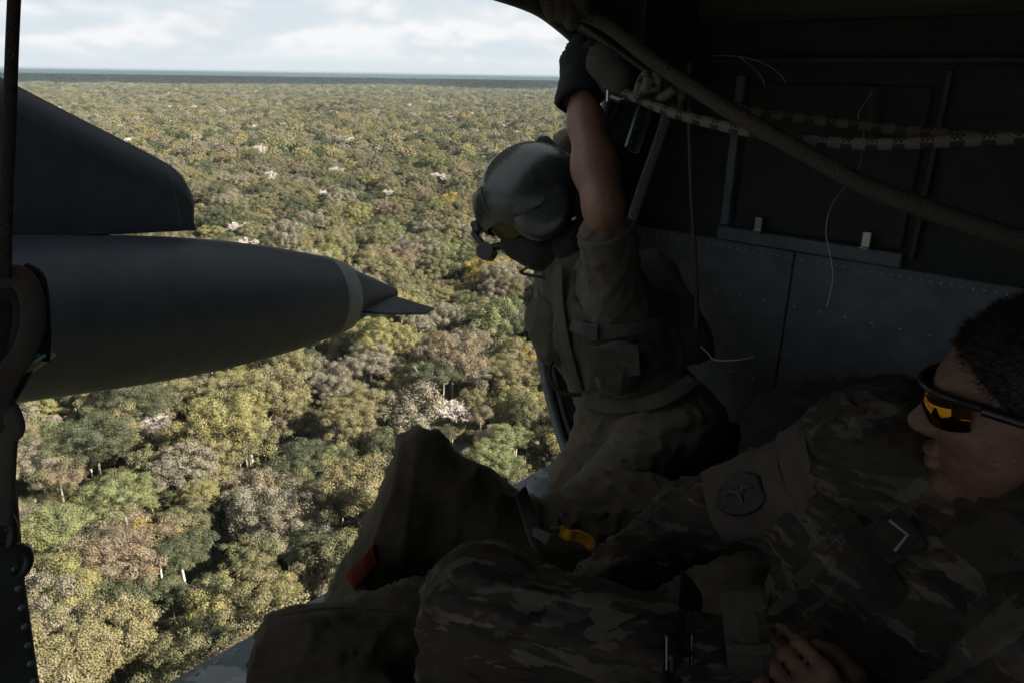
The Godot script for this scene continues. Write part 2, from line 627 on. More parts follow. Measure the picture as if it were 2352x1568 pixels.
func make_forest():
	var r := RandomNumberGenerator.new()
	r.seed = 77
	var soil := mat(Color.WHITE, 0.95)
	soil.albedo_texture = noise_tex(0.03, ramp([0.2, Vector3(0.018, 0.022, 0.010), 0.55, Vector3(0.034, 0.040, 0.017), 0.8, Vector3(0.05, 0.045, 0.025)]), false, 4, 5)
	tri(soil, 0.02)
	var ground := MeshInstance3D.new()
	ground.name = "ground"
	var pm := PlaneMesh.new()
	pm.size = Vector2(40000, 40000)
	ground.mesh = pm
	ground.material_override = soil
	tag(ground, "", "", "", "structure")
	add_child(ground)
	#            clumps, clump r, leaves, leaf, tall, low, ragged
	var plan := [[85, 0.21, 22000, 0.023, 0.85, 0.35, 0.34], [95, 0.18, 21000, 0.022, 0.55, 0.20, 0.45], [80, 0.20, 21000, 0.024, 1.30, 0.50, 0.50], [130, 0.15, 23000, 0.021, 0.90, 0.35, 0.24],
		[60, 0.19, 13000, 0.025, 0.95, 0.40, 0.65], [80, 0.16, 16000, 0.023, 0.42, 0.15, 0.50], [50, 0.28, 21000, 0.024, 1.0, 0.45, 0.55], [52, 0.25, 14000, 0.030, 1.05, 0.60, 0.45], [170, 0.125, 44000, 0.0150, 0.60, 0.25, 0.35], [150, 0.14, 44000, 0.0155, 0.80, 0.30, 0.50]]
	for i in plan.size():
		var q: Array = plan[i]
		crowns.append(crown_mesh(100 + i, q[0], q[1], q[2], q[3], q[4], q[5], q[6]))
		far_crowns.append(crown_mesh(300 + i, q[0] * 0.7, q[1] * 1.1, 2800, 0.055, q[4], q[5], q[6] * 0.8, 0.28))
		trunks.append(trunk_mesh(500 + i, 7, 0.17 if i not in [1, 4, 8] else 0.26, 0.0 if i not in [1, 4, 8] else 0.10))
	var bare := [bare_mesh(5, 4), bare_mesh(9, 4), bare_mesh(12, 4), bare_mesh(15, 4, 0.0085), bare_mesh(18, 4, 0.0085), bare_mesh(23, 4, 0.0085)]
	bare_trunk = trunk_mesh(44, 0, 0.1)
	var far_bare := bare_mesh(21, 3, 0.008)
	var palms := [palm_mesh(3), palm_mesh(8)]
	var looks := []
	for q in leafage: looks.append(leaf_mat(q[1]))
	var bark := mat(lin(0.24, 0.215, 0.19), 0.9)
	var dark_bark := mat(lin(0.13, 0.11, 0.085), 0.9)
	var twig := mat(lin(0.33, 0.30, 0.295), 0.9)
	var palm_mat := leaf_mat(Vector3(0.085, 0.10, 0.035))
	# every tree: place, radius, height of the crown's base, form, look
	var near := []
	var trees := []
	#            spacing, radii, heights of the crown's base, from, to
	var lay := [[31.0, 8.3, 12.5, 15.0, 27.0, 55.0, 2600.0], [11.2, 3.8, 8.4, 8.0, 25.0, 55.0, 330.0], [7.0, 2.3, 4.2, 2.5, 13.0, 55.0, 330.0], [15.5, 5.4, 11.5, 7.0, 25.0, 330.0, 1500.0], [13.0, 3.4, 5.5, 3.0, 12.0, 330.0, 800.0]]
	for li in lay.size():
		var g: Array = lay[li]
		var step: float = g[0]
		var zi := 0
		var z: float = -g[5]
		while z > -g[6]:
			var half := -z * 0.86 + 55.0
			var right := -z * 0.60 + 50.0
			var x := -half + (0.5 * step if zi % 2 else 0.0)
			while x < right:
				var t := {}
				t.p = Vector3(x + r.randf_range(-0.42, 0.42) * step, 0, z + r.randf_range(-0.42, 0.42) * step)
				var size := pow(r.randf(), 1.6)
				t.r = lerpf(g[1], g[2], size)
				t.h = lerpf(g[3], g[4], clampf(0.35 * size + 0.65 * r.randf(), 0, 1))
				t.form = 7 if (li == 2 or li == 4) and r.randf() < 0.6 else r.randi_range(0, 7)
				if t.r > 8.2: t.form = 8 + r.randi_range(0, 1)
				t.look = pick_look(r)
				if li == 0 and t.look > 6: t.look = r.randi_range(0, 1)
				if li > 2 and r.randf() < 0.25: t.look = [4, 1, 4, 2, 5][r.randi_range(0, 4)]
				t.turn = r.randf() * TAU
				t.sq = r.randf_range(0.72, 1.35)
				t.kind = "leafy"
				var dice := r.randf()
				if dice < 0.035 and li in [0, 1, 3] and t.p.z < -170.0: t.kind = "bare"
				elif dice < 0.012 and li == 2: t.kind = "palm"
				t.d = t.p.length()
				t.tint = r.randf_range(0.72, 1.16)
				trees.append(t)
				x += step
			z -= step * 0.87
			zi += 1
	# the striking ones of the photograph
	for q in [[568, 556, "bare", 8.0], [745, 442, "bare", 6.5], [1072, 520, "bare", 6.5], [880, 245, "bare", 9.0], [1035, 250, "bare", 8.0], [1000, 400, "bare", 6.0], [890, 440, "bare", 6.0], [320, 270, "bare", 8.0], [1045, 330, "bare", 6.5],
			[580, 420, "golden", 8.0], [855, 1085, "golden", 5.5], [270, 1235, "brownish", 9.5], [1125, 1030, "fresh green", 8.0], [115, 1185, "fresh green", 6.0], [490, 525, "yellow-green", 8.0], [780, 350, "yellow-green", 7.0], [845, 800, "grey-green", 9.0], [150, 1320, "yellow-green", 6.0], [745, 1245, "palm", 4.5], [205, 1430, "palm", 4.0], [535, 1490, "palm", 4.2], [880, 985, "palm", 3.2], [370, 260, "dark green", 11.0], [560, 910, "yellow-green", 7.0], [820, 900, "olive", 9.0]]:
		var top := 27.0 if q[2] != "palm" else 22.0
		var dir := at(q[0], q[1], 1.0) - EYE
		var p: Vector3 = EYE + dir * ((EYE.y - top) / -dir.y)
		var keep := []
		for t in trees:                        # room for it
			if Vector2(t.p.x - p.x, t.p.z - p.z).length() > q[3] * 0.62 or t.h + t.r < top - q[3] * 0.3: keep.append(t)
		trees = keep
		var t := {"p": Vector3(p.x, 0, p.z), "r": q[3], "h": top - q[3] * (0.55 if q[2] != "bare" else 0.25), "form": 8 + r.randi_range(0, 1) if q[3] > 7.4 else [0, 1, 3, 6][r.randi_range(0, 3)], "look": 0, "turn": r.randf() * TAU, "sq": 0.9, "kind": "leafy", "d": p.length(), "tint": 1.0, "star": true}
		if q[2] == "palm" or q[2] == "bare": t.kind = q[2]
		else:
			for i in leafage.size():
				if leafage[i][0] == q[2]: t.look = i
		trees.append(t)
	for t in trees:
		t.seen = on_picture(Vector3(t.p.x, t.h + t.r * 0.4, t.p.z))
		t.size = t.r / maxf(t.seen.z, 1.0) if shows(t.seen) else 0.0
		if t.has("star"): t.size += 1.0
	trees.sort_custom(func(a, b): return a.size > b.size)
	var rest := {}
	var n := 0
	for t in trees:
		var tilt := Basis(Vector3.UP, t.turn)
		if n < 295 and t.size > 0.0:
			n += 1
			one_tree(t, tilt, looks, bare, palms, bark, dark_bark, twig, palm_mat)
			continue
		var key: String
		if t.kind == "bare": key = "bare"
		elif t.kind == "palm": key = "palm"
		else: key = ("near_%d" if t.d < 850.0 else "far_%d") % t.form
		var c: Vector3 = leafage[t.look][1] * t.tint
		if not rest.has(key): rest[key] = []
		rest[key].append([Transform3D(tilt.scaled(Vector3(t.r, t.r * t.sq, t.r)), Vector3(t.p.x, t.h, t.p.z)), Color(c.x, c.y, c.z)])
		if t.d < 420.0 and t.kind != "bare":
			key = "trunk_%d" % (t.form % 3)
			if not rest.has(key): rest[key] = []
			rest[key].append([Transform3D(tilt.scaled(Vector3(t.h, t.h, t.h)), Vector3(t.p.x, 0, t.p.z)), Color(0.2, 0.18, 0.15)])
	# beyond: fewer, wider crowns out to the horizon
	var d := 900.0
	while d < 16000.0:
		var ring := 15.0 if d < 1500.0 else 17.0 * pow(d / 1500.0, 0.65)
		var a0 := -0.95
		while a0 < 0.62:
			var a := a0 + r.randf_range(-0.4, 0.4) * ring / d
			var dd := d + r.randf_range(-0.5, 0.5) * ring
			if dd > 1500.0 or r.randf() < 0.35:
				var key := "far_%d" % r.randi_range(0, 7)
				if r.randf() < 0.022: key = "bare"
				var look := pick_look(r)
				if r.randf() < 0.45: look = [4, 4, 1, 2, 8][r.randi_range(0, 4)]
				var c: Vector3 = leafage[look][1] * r.randf_range(0.65, 1.15)
				var rad := ring * (0.30 + 0.46 * pow(r.randf(), 1.4))
				rad = minf(rad, 26.0)
				var hh := minf(rad, 11.0) / rad
				if not rest.has(key): rest[key] = []
				var y := r.randf_range(6.0, 23.0) + (0.0 if r.randf() < 0.93 else r.randf_range(2.0, 7.0))
				rest[key].append([Transform3D(Basis(Vector3.UP, r.randf() * TAU).scaled(Vector3(rad, rad * hh, rad)), Vector3(sin(a) * dd, y, -cos(a) * dd)), Color(c.x, c.y, c.z)])
			a0 += ring / d
		d += ring * 0.9
	var forest := Node3D.new()
	forest.name = "forest"
	tag(forest, "unbroken canopy of far smaller trees stretching to the horizon", "forest", "", "stuff")
	add_child(forest)
	var many := leaf_mat(Vector3.ONE)
	var wood := mat(Color.WHITE, 0.9)
	wood.vertex_color_use_as_albedo = true
	for key in rest:
		var mm := MultiMesh.new()
		mm.transform_format = MultiMesh.TRANSFORM_3D
		mm.use_colors = true
		var i := int(key.get_slice("_", 1))
		var called := "foliage"
		var material: Material = many
		if key == "bare": mm.mesh = far_bare; material = twig; called = "bare_twigs"
		elif key == "palm": mm.mesh = palms[0]; called = "fronds"
		elif key.begins_with("near"): mm.mesh = crowns[i]
		elif key.begins_with("far"): mm.mesh = far_crowns[i]
		else: mm.mesh = trunks[i]; material = wood; called = "trunks"
		var list: Array = rest[key]
		mm.instance_count = list.size()
		for k in list.size():
			mm.set_instance_transform(k, list[k][0])
			mm.set_instance_color(k, list[k][1])
		var mi := MultiMeshInstance3D.new()
		mi.name = called
		mi.multimesh = mm
		mi.material_override = material
		mi.set_meta("kind", "stuff")
		forest.add_child(mi, true)

func one_tree(t: Dictionary, tilt: Basis, looks: Array, bare: Array, palms: Array, bark: Material, dark_bark: Material, twig: Material, palm_mat: Material):
	var where := place_words(t.seen)
	if where in said: where = "barely " + where
	said[where] = true
	var o: Node3D
	var size := "huge" if t.r > 10.5 else "big" if t.r > 7.0 else ("medium" if t.r > 4.6 else "small")
	if t.kind == "bare":
		o = base("bare_tree", t.p, "%s pale leafless tree, %s" % [size, where], "tree", "leafless pale trees in the canopy")
		part("crown", bare[t.form % 3 + (3 if t.d > 190.0 else 0)], twig, o, Vector3(0, t.h, 0), tilt.scaled(Vector3(t.r, t.r * 0.85, t.r)))
		part("trunk", bare_trunk, bark, o, Vector3.ZERO, tilt.scaled(Vector3(t.h * 0.8, t.h - t.r * 0.2, t.h * 0.8)))
	elif t.kind == "palm":
		o = base("palm_tree", t.p, "palm with arching fronds, %s" % where, "palm", "palms between the trees")
		part("crown", palms[t.form % 2], palm_mat, o, Vector3(0, t.h + 1.5, 0), tilt.scaled(Vector3(t.r, t.r, t.r)))
		part("trunk", tube_mesh([Vector3.ZERO, Vector3(0.2, t.h * 0.5, 0), Vector3(0, t.h + 1.5, 0)], [0.28, 0.2, 0.17], 7), dark_bark, o)
	else:
		o = base("jungle_tree", t.p, "%s %s tree, %s, %s" % [size, leafage[t.look][0], forms[t.form], where], "tree", "leafy trees of the jungle canopy")
		part("crown", crowns[t.form], looks[t.look], o, Vector3(0, t.h, 0), tilt.scaled(Vector3(t.r, t.r * t.sq, t.r)))
		part("trunk", trunks[t.form], bark if t.form % 2 else dark_bark, o, Vector3.ZERO, tilt.scaled(Vector3(t.h, t.h, t.h)))

# ------------------------------------------------------------------ soft shapes: a distance field meshed as surface nets
class Field:
	var lo: Vector3
	var c: float
	var nx: int
	var ny: int
	var nz: int
	var f := PackedFloat32Array()
	func _init(a: Vector3, b: Vector3, cell: float):
		lo = a
		c = cell
		nx = int((b.x - a.x) / c) + 2
		ny = int((b.y - a.y) / c) + 2
		nz = int((b.z - a.z) / c) + 2
		f.resize(nx * ny * nz)
		f.fill(1.0)
	func span(a: Vector3, b: Vector3, pad: float) -> Array:
		var p := (a.min(b) - lo - Vector3.ONE * pad) / c
		var q := (a.max(b) - lo + Vector3.ONE * pad) / c
		return [maxi(0, int(p.x)), mini(nx - 1, int(q.x) + 1), maxi(0, int(p.y)), mini(ny - 1, int(q.y) + 1), maxi(0, int(p.z)), mini(nz - 1, int(q.z) + 1)]
	func cap(a: Vector3, b: Vector3, ra: float, rb: float, k := 0.04):      # a tapered capsule, joined smoothly
		var s := span(a, b, maxf(ra, rb) + k + 2 * c)
		var ab := b - a
		var l2 := maxf(ab.length_squared(), 1e-9)
		for z in range(s[4], s[5] + 1):
			for y in range(s[2], s[3] + 1):
				var at_ := (z * ny + y) * nx
				for x in range(s[0], s[1] + 1):
					var p := lo + Vector3(x, y, z) * c - a
					var t := clampf(p.dot(ab) / l2, 0.0, 1.0)
					var d := (p - ab * t).length() - lerpf(ra, rb, t)
					var o := f[at_ + x]
					var h := maxf(k - absf(d - o), 0.0) / k
					f[at_ + x] = minf(d, o) - h * h * k * 0.25
	func ball(m: Vector3, r: Vector3, turn := Basis(), k := 0.03):          # an ellipsoid
		var big := maxf(r.x, maxf(r.y, r.z))
		var s := span(m, m, big + k + 2 * c)
		var inv := turn.inverse()
		for z in range(s[4], s[5] + 1):
			for y in range(s[2], s[3] + 1):
				var at_ := (z * ny + y) * nx
				for x in range(s[0], s[1] + 1):
					var p := inv * (lo + Vector3(x, y, z) * c - m)
					var k0 := (p / r).length()
					var k1 := (p / (r * r)).length()
					var d := k0 * (k0 - 1.0) / maxf(k1, 1e-6)
					var o := f[at_ + x]
					var h := maxf(k - absf(d - o), 0.0) / k
					f[at_ + x] = minf(d, o) - h * h * k * 0.25
	func cut(m: Vector3, r: Vector3, turn := Basis(), k := 0.02):           # takes an ellipsoid away
		var big := maxf(r.x, maxf(r.y, r.z))
		var s := span(m, m, big + k + 2 * c)
		var inv := turn.inverse()
		for z in range(s[4], s[5] + 1):
			for y in range(s[2], s[3] + 1):
				var at_ := (z * ny + y) * nx
				for x in range(s[0], s[1] + 1):
					var p := inv * (lo + Vector3(x, y, z) * c - m)
					var k0 := (p / r).length()
					var k1 := (p / (r * r)).length()
					var d := -k0 * (k0 - 1.0) / maxf(k1, 1e-6)
					var o := f[at_ + x]
					var h := maxf(k - absf(d - o), 0.0) / k
					f[at_ + x] = maxf(d, o) + h * h * k * 0.25
	func trim(m: Vector3, nn: Vector3):                                     # keeps what lies behind the plane
		for z in nz:
			for y in ny:
				var at_ := (z * ny + y) * nx
				for x in nx:
					var d := (lo + Vector3(x, y, z) * c - m).dot(nn)
					if d > f[at_ + x]: f[at_ + x] = d
	# folds: noise that pushes the skin in and out, stretched along fold_dir
	func mesh(origin: Vector3, folds: FastNoiseLite = null, amp := 0.0, fold_dir := Vector3.UP, stretch := 3.0) -> ArrayMesh:
		var id := PackedInt32Array()
		id.resize(nx * ny * nz)
		id.fill(-1)
		var v := PackedVector3Array()
		var ix := PackedInt32Array()
		var offs := [0, 1, nx, nx + 1, nx * ny, nx * ny + 1, nx * ny + nx, nx * ny + nx + 1]
		var lim := c * 2.0
		for z in nz - 1:
			for y in ny - 1:
				var row := (z * ny + y) * nx
				for x in nx - 1:
					var i := row + x
					if absf(f[i]) > lim: continue
					var m := 0
					var g0 := f[i]
					var g1 := f[i + 1]
					var g2 := f[i + nx]
					var g3 := f[i + nx + 1]
					var j: int = i + offs[4]
					var g4 := f[j]
					var g5 := f[j + 1]
					var g6 := f[j + nx]
					var g7 := f[j + nx + 1]
					if g0 < 0: m += 1
					if g1 < 0: m += 1
					if g2 < 0: m += 1
					if g3 < 0: m += 1
					if g4 < 0: m += 1
					if g5 < 0: m += 1
					if g6 < 0: m += 1
					if g7 < 0: m += 1
					if m == 0 or m == 8: continue
					var sum := Vector3.ZERO
					var n := 0
					var g := [g0, g1, g2, g3, g4, g5, g6, g7]
					for e in EDGES:
						var a: float = g[e[0]]
						var b: float = g[e[1]]
						if (a < 0) != (b < 0):
							var t := a / (a - b)
							sum += CORNER[e[0]].lerp(CORNER[e[1]], t)
							n += 1
					id[i] = v.size()
					v.append(lo + (Vector3(x, y, z) + sum / n) * c)
		for z in range(1, nz - 1):
			for y in range(1, ny - 1):
				var row := (z * ny + y) * nx
				for x in range(1, nx - 1):
					var i := row + x
					var a := f[i] < 0
					if absf(f[i]) > lim: continue
					if a != (f[i + 1] < 0): quad(ix, id[i], id[i - nx], id[i - nx - nx * ny], id[i - nx * ny], a)
					if a != (f[i + nx] < 0): quad(ix, id[i], id[i - nx * ny], id[i - nx * ny - 1], id[i - 1], a)
					if a != (f[i + nx * ny] < 0): quad(ix, id[i], id[i - 1], id[i - 1 - nx], id[i - nx], a)
		var nn := normals(v, ix)
		if folds:
			var d := fold_dir.normalized()
			for i in v.size():
				var p := v[i]
				var q := p - d * p.dot(d) * (1.0 - 1.0 / stretch)
				var w := pow(maxf(0.0, 1.0 - absf(folds.get_noise_3dv(q)) * 2.2), 2.5)                 # sharp creases
				var soft := folds.get_noise_3dv(q * 0.45 + Vector3(7, 3, 1))                               # broad sags
				v[i] = p + nn[i] * amp * (1.3 * w - 0.4 + 0.5 * soft)
			nn = normals(v, ix)
		for i in v.size(): v[i] -= origin
		var arr := []
		arr.resize(Mesh.ARRAY_MAX)
		arr[Mesh.ARRAY_VERTEX] = v
		arr[Mesh.ARRAY_NORMAL] = nn
		arr[Mesh.ARRAY_INDEX] = ix
		var out := ArrayMesh.new()
		out.add_surface_from_arrays(Mesh.PRIMITIVE_TRIANGLES, arr)
		return out
	func normals(v: PackedVector3Array, ix: PackedInt32Array) -> PackedVector3Array:
		var nn := PackedVector3Array()
		nn.resize(v.size())
		for i in range(0, ix.size(), 3):
			var q := (v[ix[i + 2]] - v[ix[i]]).cross(v[ix[i + 1]] - v[ix[i]])
			nn[ix[i]] += q
			nn[ix[i + 1]] += q
			nn[ix[i + 2]] += q
		for i in nn.size(): nn[i] = nn[i].normalized()
		return nn
	func quad(ix: PackedInt32Array, a: int, b: int, d: int, e: int, flip: bool):
		if a < 0 or b < 0 or d < 0 or e < 0: return
		if flip: ix.append_array([a, d, b, a, e, d])
		else: ix.append_array([a, b, d, a, d, e])
	const EDGES := [[0, 1], [2, 3], [4, 5], [6, 7], [0, 2], [1, 3], [4, 6], [5, 7], [0, 4], [1, 5], [2, 6], [3, 7]]
	const CORNER := [Vector3(0, 0, 0), Vector3(1, 0, 0), Vector3(0, 1, 0), Vector3(1, 1, 0), Vector3(0, 0, 1), Vector3(1, 0, 1), Vector3(0, 1, 1), Vector3(1, 1, 1)]

func field_for(bones: Array, cell: float, pad := 0.06) -> Field:        # bones: [a, b, ra, rb, k]
	var a: Vector3 = bones[0][0]
	var b: Vector3 = a
	for q in bones:
		var r := Vector3.ONE * maxf(q[2], q[3])
		a = a.min(q[0] - r).min(q[1] - r)
		b = b.max(q[0] + r).max(q[1] + r)
	var fl := Field.new(a - Vector3.ONE * pad, b + Vector3.ONE * pad, cell)
	for q in bones: fl.cap(q[0], q[1], q[2], q[3], q[4] if q.size() > 4 else 0.04)
	return fl

func fold_noise(freq: float, sd := 1) -> FastNoiseLite:
	var n := FastNoiseLite.new()
	n.seed = sd
	n.frequency = freq
	n.fractal_octaves = 2
	n.fractal_gain = 0.35
	n.domain_warp_enabled = true
	n.domain_warp_amplitude = 0.04
	n.domain_warp_frequency = 4.0
	return n

# where the line of sight through a point of the picture meets a soft shape, lifted off it
func on_skin(fl: Field, x: float, y: float, lift := 0.008, from := 0.4) -> Vector3:
	var d := from
	while d < 2.6:
		var p := at(x, y, d)
		var q := (p - fl.lo) / fl.c
		if q.x > 0 and q.y > 0 and q.z > 0 and q.x < fl.nx - 1 and q.y < fl.ny - 1 and q.z < fl.nz - 1:
			if fl.f[(int(q.z) * fl.ny + int(q.y)) * fl.nx + int(q.x)] < 0.0: return p + skin_normal(fl, p) * lift
		d += 0.003
	return at(x, y, from + 0.4)

func skin_normal(fl: Field, p: Vector3) -> Vector3:
	var q := (p - fl.lo) / fl.c
	var x := clampi(int(q.x), 3, fl.nx - 4)
	var y := clampi(int(q.y), 3, fl.ny - 4)
	var z := clampi(int(q.z), 3, fl.nz - 4)
	var g := Vector3.ZERO
	for k in [1, 2]:
		g += Vector3(fl.f[(z * fl.ny + y) * fl.nx + x + k] - fl.f[(z * fl.ny + y) * fl.nx + x - k], fl.f[(z * fl.ny + y + k) * fl.nx + x] - fl.f[(z * fl.ny + y - k) * fl.nx + x], fl.f[((z + k) * fl.ny + y) * fl.nx + x] - fl.f[((z - k) * fl.ny + y) * fl.nx + x])
	return g.normalized() if g.length() > 1e-6 else cam.basis.z

# a strap laid over a soft shape through points of the picture
func draped(fl: Field, pts: Array, wide: float, lift: float, o: Vector3, thick := 0.16) -> ArrayMesh:
	var list := []
	var nn := Vector3.ZERO
	for q in pts:
		var p := on_skin(fl, q[0], q[1], lift)
		nn += skin_normal(fl, p)
		list.append(p - o)
	return tube_mesh(smooth_path(list, 5), wide, 8, thick, nn.normalized())

func facing(nn: Vector3, along: Vector3) -> Basis:             # z along nn, x as near to `along` as it can be
	var x := (along - nn * along.dot(nn)).normalized()
	return Basis(x, nn.cross(x), nn)

# ------------------------------------------------------------------ the helicopter: x aft along the sill, y up from the floor, z inboard
const RIM := [Vector3(0.03, 0.0, -0.02), Vector3(0.06, 0.10, -0.10), Vector3(0.10, 0.25, -0.19), Vector3(0.13, 0.45, -0.24), Vector3(0.14, 0.60, -0.245), Vector3(0.14, 0.80, -0.18), Vector3(0.13, 0.97, -0.08),
	Vector3(0.12, 1.09, 0.0), Vector3(0.03, 1.20, 0.0), Vector3(-0.12, 1.277, 0.0), Vector3(-0.268, 1.315, 0.0), Vector3(-0.6, 1.345, 0.0), Vector3(-1.0, 1.36, 0.0), Vector3(-1.5, 1.36, 0.0)]
var blue_paint: StandardMaterial3D
var dark_paint: StandardMaterial3D
var black_metal: StandardMaterial3D
var steel: StandardMaterial3D

func chipped(paint: Vector3, bare: Vector3, scale: float) -> StandardMaterial3D:
	var m := mat(Color.WHITE, 0.5, 0.0)
	m.albedo_texture = noise_tex(0.018, ramp([0.0, bare, 0.40, bare, 0.43, paint, 0.75, paint * 1.25, 0.95, paint * 0.9]), false, 9, 5)
	m.roughness_texture = noise_tex(0.03, ramp([0.2, Vector3(0.1, 0.1, 0.1), 0.8, Vector3(0.6, 0.6, 0.6)]), false, 8, 4)
	m.heightmap_enabled = true
	m.heightmap_texture = noise_tex(0.018, null, false, 9, 5)
	m.heightmap_scale = 0.06
	tri(m, scale)
	return m

func lb(x0: float, x1: float, y0: float, y1: float, z0: float, z1: float, called: String, m: Material, parent: Node, bevel := 0.004) -> MeshInstance3D:
	return part(called, box_mesh(Vector3(x1 - x0, y1 - y0, z1 - z0), bevel), m, parent, Vector3(x0 + x1, y0 + y1, z0 + z1) / 2)

func rivet_mesh(r: float) -> ArrayMesh:
	var s := Shape.new()
	var rings := []
	for i in 4:
		var a := PI / 2 * i / 3.4
		var ring := []
		for j in 8: ring.append(Vector3(cos(TAU * j / 8) * cos(a), sin(a) * 0.55, sin(TAU * j / 8) * cos(a)) * r)
		rings.append(ring)
	loft(s, rings)
	return s.mesh()

func rivets(list: Array, r: float, m: Material, parent: Node, turn := Basis()):      # rows of rivets too small to pick apart: one part
	var one := rivet_mesh(r)
	var mm := MultiMesh.new()
	mm.transform_format = MultiMesh.TRANSFORM_3D
	mm.mesh = one
	mm.instance_count = list.size()
	for i in list.size(): mm.set_instance_transform(i, Transform3D(turn, list[i]))
	var mi := MultiMeshInstance3D.new()
	mi.name = "rivets"
	mi.multimesh = mm
	mi.material_override = m
	mi.set_meta("kind", "stuff")
	parent.add_child(mi, true)

func make_helicopter():
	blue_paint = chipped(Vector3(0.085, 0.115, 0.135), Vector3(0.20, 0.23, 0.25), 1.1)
	dark_paint = worn(Vector3(0.026, 0.027, 0.029), Vector3(0.038, 0.040, 0.042), 1.5, 0.6)
	black_metal = mat(lin(0.018, 0.019, 0.02), 0.42)
	steel = mat(lin(0.45, 0.45, 0.44), 0.32, 1.0)
	var liner := worn(Vector3(0.026, 0.028, 0.030), Vector3(0.037, 0.039, 0.042), 2.0, 0.85)
	var panel := worn(Vector3(0.095, 0.114, 0.140), Vector3(0.128, 0.150, 0.178), 2.2, 0.5, 0.0, 6)
	var dd := Vector3(0.665, 0, -0.747).normalized()
	heli = base("helicopter", EYE + Vector3(0.18, -1.15, -2.07), "dark grey helicopter cabin with its side door open over the forest", "helicopter")
	heli.basis = Basis(dd, Vector3.UP, Vector3(-dd.z, 0, dd.x))
	# floor, sill, ceiling and walls, all with thickness
	var floor_paint := worn(Vector3(0.045, 0.052, 0.060), Vector3(0.075, 0.085, 0.095), 1.4, 0.55, 0.0, 12)
	lb(-2.75, 0.56, -0.12, 0.0, 0.14, 2.36, "floor", floor_paint, heli)
	var sill := lb(-1.75, 0.10, -0.12, 0.004, -0.022, 0.137, "sill", blue_paint, heli, 0.006)
	var rv := rivet_mesh(0.0062)
	var rm := mat(lin(0.16, 0.19, 0.21), 0.35, 0.3)
	for i in 40:
		part("rivet", rv, rm, sill, Vector3(-0.89 + 0.012 + i * 0.044, 0.0622, -0.056))
	lb(-2.75, 0.56, -0.13, -0.002, -0.02, 0.135, "sill_beam", dark_paint, heli).position.y -= 0.125
	var quilt := worn(Vector3(0.19, 0.225, 0.26), Vector3(0.25, 0.29, 0.33), 2.0, 0.85, 0.0, 18)
	lb(-2.75, 0.56, 1.45, 1.52, 0.10, 2.36, "ceiling", quilt, heli)
	lb(-2.75, 0.56, -0.12, 0.62, 2.36, 2.42, "cabin_wall", quilt, heli)
	lb(-2.75, 0.56, 1.28, 1.52, 2.36, 2.42, "cabin_wall", quilt, heli)
	lb(-1.45, 0.56, 0.622, 1.278, 2.36, 2.42, "cabin_wall", quilt, heli)
	lb(-2.75, -2.62, 0.622, 1.278, 2.36, 2.42, "cabin_wall", quilt, heli)
	var clear := mat(Color(0.82, 0.87, 0.88, 0.08), 0.02)
	clear.transparency = BaseMaterial3D.TRANSPARENCY_ALPHA
	lb(-2.618, -1.452, 0.622, 1.278, 2.385, 2.393, "cabin_window", clear, heli, 0.001)
	cockpit(quilt)
	var aft := lb(0.50, 0.56, -0.12, 1.449, -0.26, 2.36, "bulkhead", liner, heli)
	lb(0.40, 0.499, 1.30, 1.449, -0.1, 2.35, "crossbeam", worn(Vector3(0.046, 0.046, 0.040), Vector3(0.060, 0.060, 0.052), 2.0, 0.8), heli, 0.02)
	lb(0.44, 0.499, 1.19, 1.21, -0.1, 2.35, "stringer", dark_paint, heli, 0.006)
	# lower panels of the bulkhead, a seam between each two
	for z in [[-0.20, 0.445], [0.449, 1.06], [1.064, 1.70], [1.704, 2.34]]:
		var pn := lb(0.484, 0.498, 0.02, 0.672, z[0], z[1], "panel", panel, heli, 0.003)
		var list := []
		for k in 24:
			var zz: float = lerpf(z[0] + 0.02, z[1] - 0.02, k / 23.0) - (z[0] + z[1]) / 2
			list.append(Vector3(-0.0072, 0.305, zz))
			if k % 3 == 0: list.append(Vector3(-0.0072, 0.16, zz)); list.append(Vector3(-0.0072, -0.1, zz))
		rivets(list, 0.0035, steel, pn, Basis(Vector3.BACK, PI / 2))
	# hatch over them: frame, ledge, clips
	var hatch := lb(0.485, 0.499, 0.722, 1.14, 0.25, 0.73, "hatch", mat(lin(0.024, 0.025, 0.026), 0.75), heli, 0.003)
	lb(0.466, 0.484, 0.676, 0.716, 0.20, 0.74, "ledge", panel, heli, 0.003)
	lb(0.470, 0.498, 0.722, 1.16, 0.205, 0.232, "hatch_post", panel, heli, 0.003)
	lb(0.478, 0.498, 0.70, 1.18, 0.752, 0.768, "hatch_post", dark_paint, heli, 0.003)
	for z in [0.335, 0.645]:
		var cl := Shape.new()
		box(cl, Vector3.ZERO, Vector3(0.012, 0.045, 0.026), 0.003)
		box(cl, Vector3(-0.008, -0.022, 0), Vector3(0.018, 0.006, 0.026), 0.002)
		part("clip", cl.mesh(), steel, heli, Vector3(0.462, 0.742, z))
	# the rim of the door, with the bulging side wall behind it
	var path := smooth_path(RIM, 6)
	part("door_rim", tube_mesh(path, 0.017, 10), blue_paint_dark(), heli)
	var seal := []
	for p in path: seal.append(p + Vector3(0.022, 0.006, 0.022))
	part("door_seal", tube_mesh(seal, 0.012, 8), mat(lin(0.012, 0.012, 0.012), 0.6), heli)
	var wall := Shape.new()
	var rings := []
	for p in smooth_path(RIM.slice(0, 8), 6):
		rings.append([p + Vector3(0.012, 0, 0.0), Vector3(0.30, p.y, p.z * 0.98 - 0.005), Vector3(0.52, p.y, p.z * 0.9 - 0.01), Vector3(0.52, p.y, p.z * 0.9 + 0.03), Vector3(0.30, p.y, p.z * 0.98 + 0.035), p + Vector3(0.03, 0, 0.045)])
	loft(wall, rings)
	part("side_wall", wall.mesh(), dark_paint, heli)
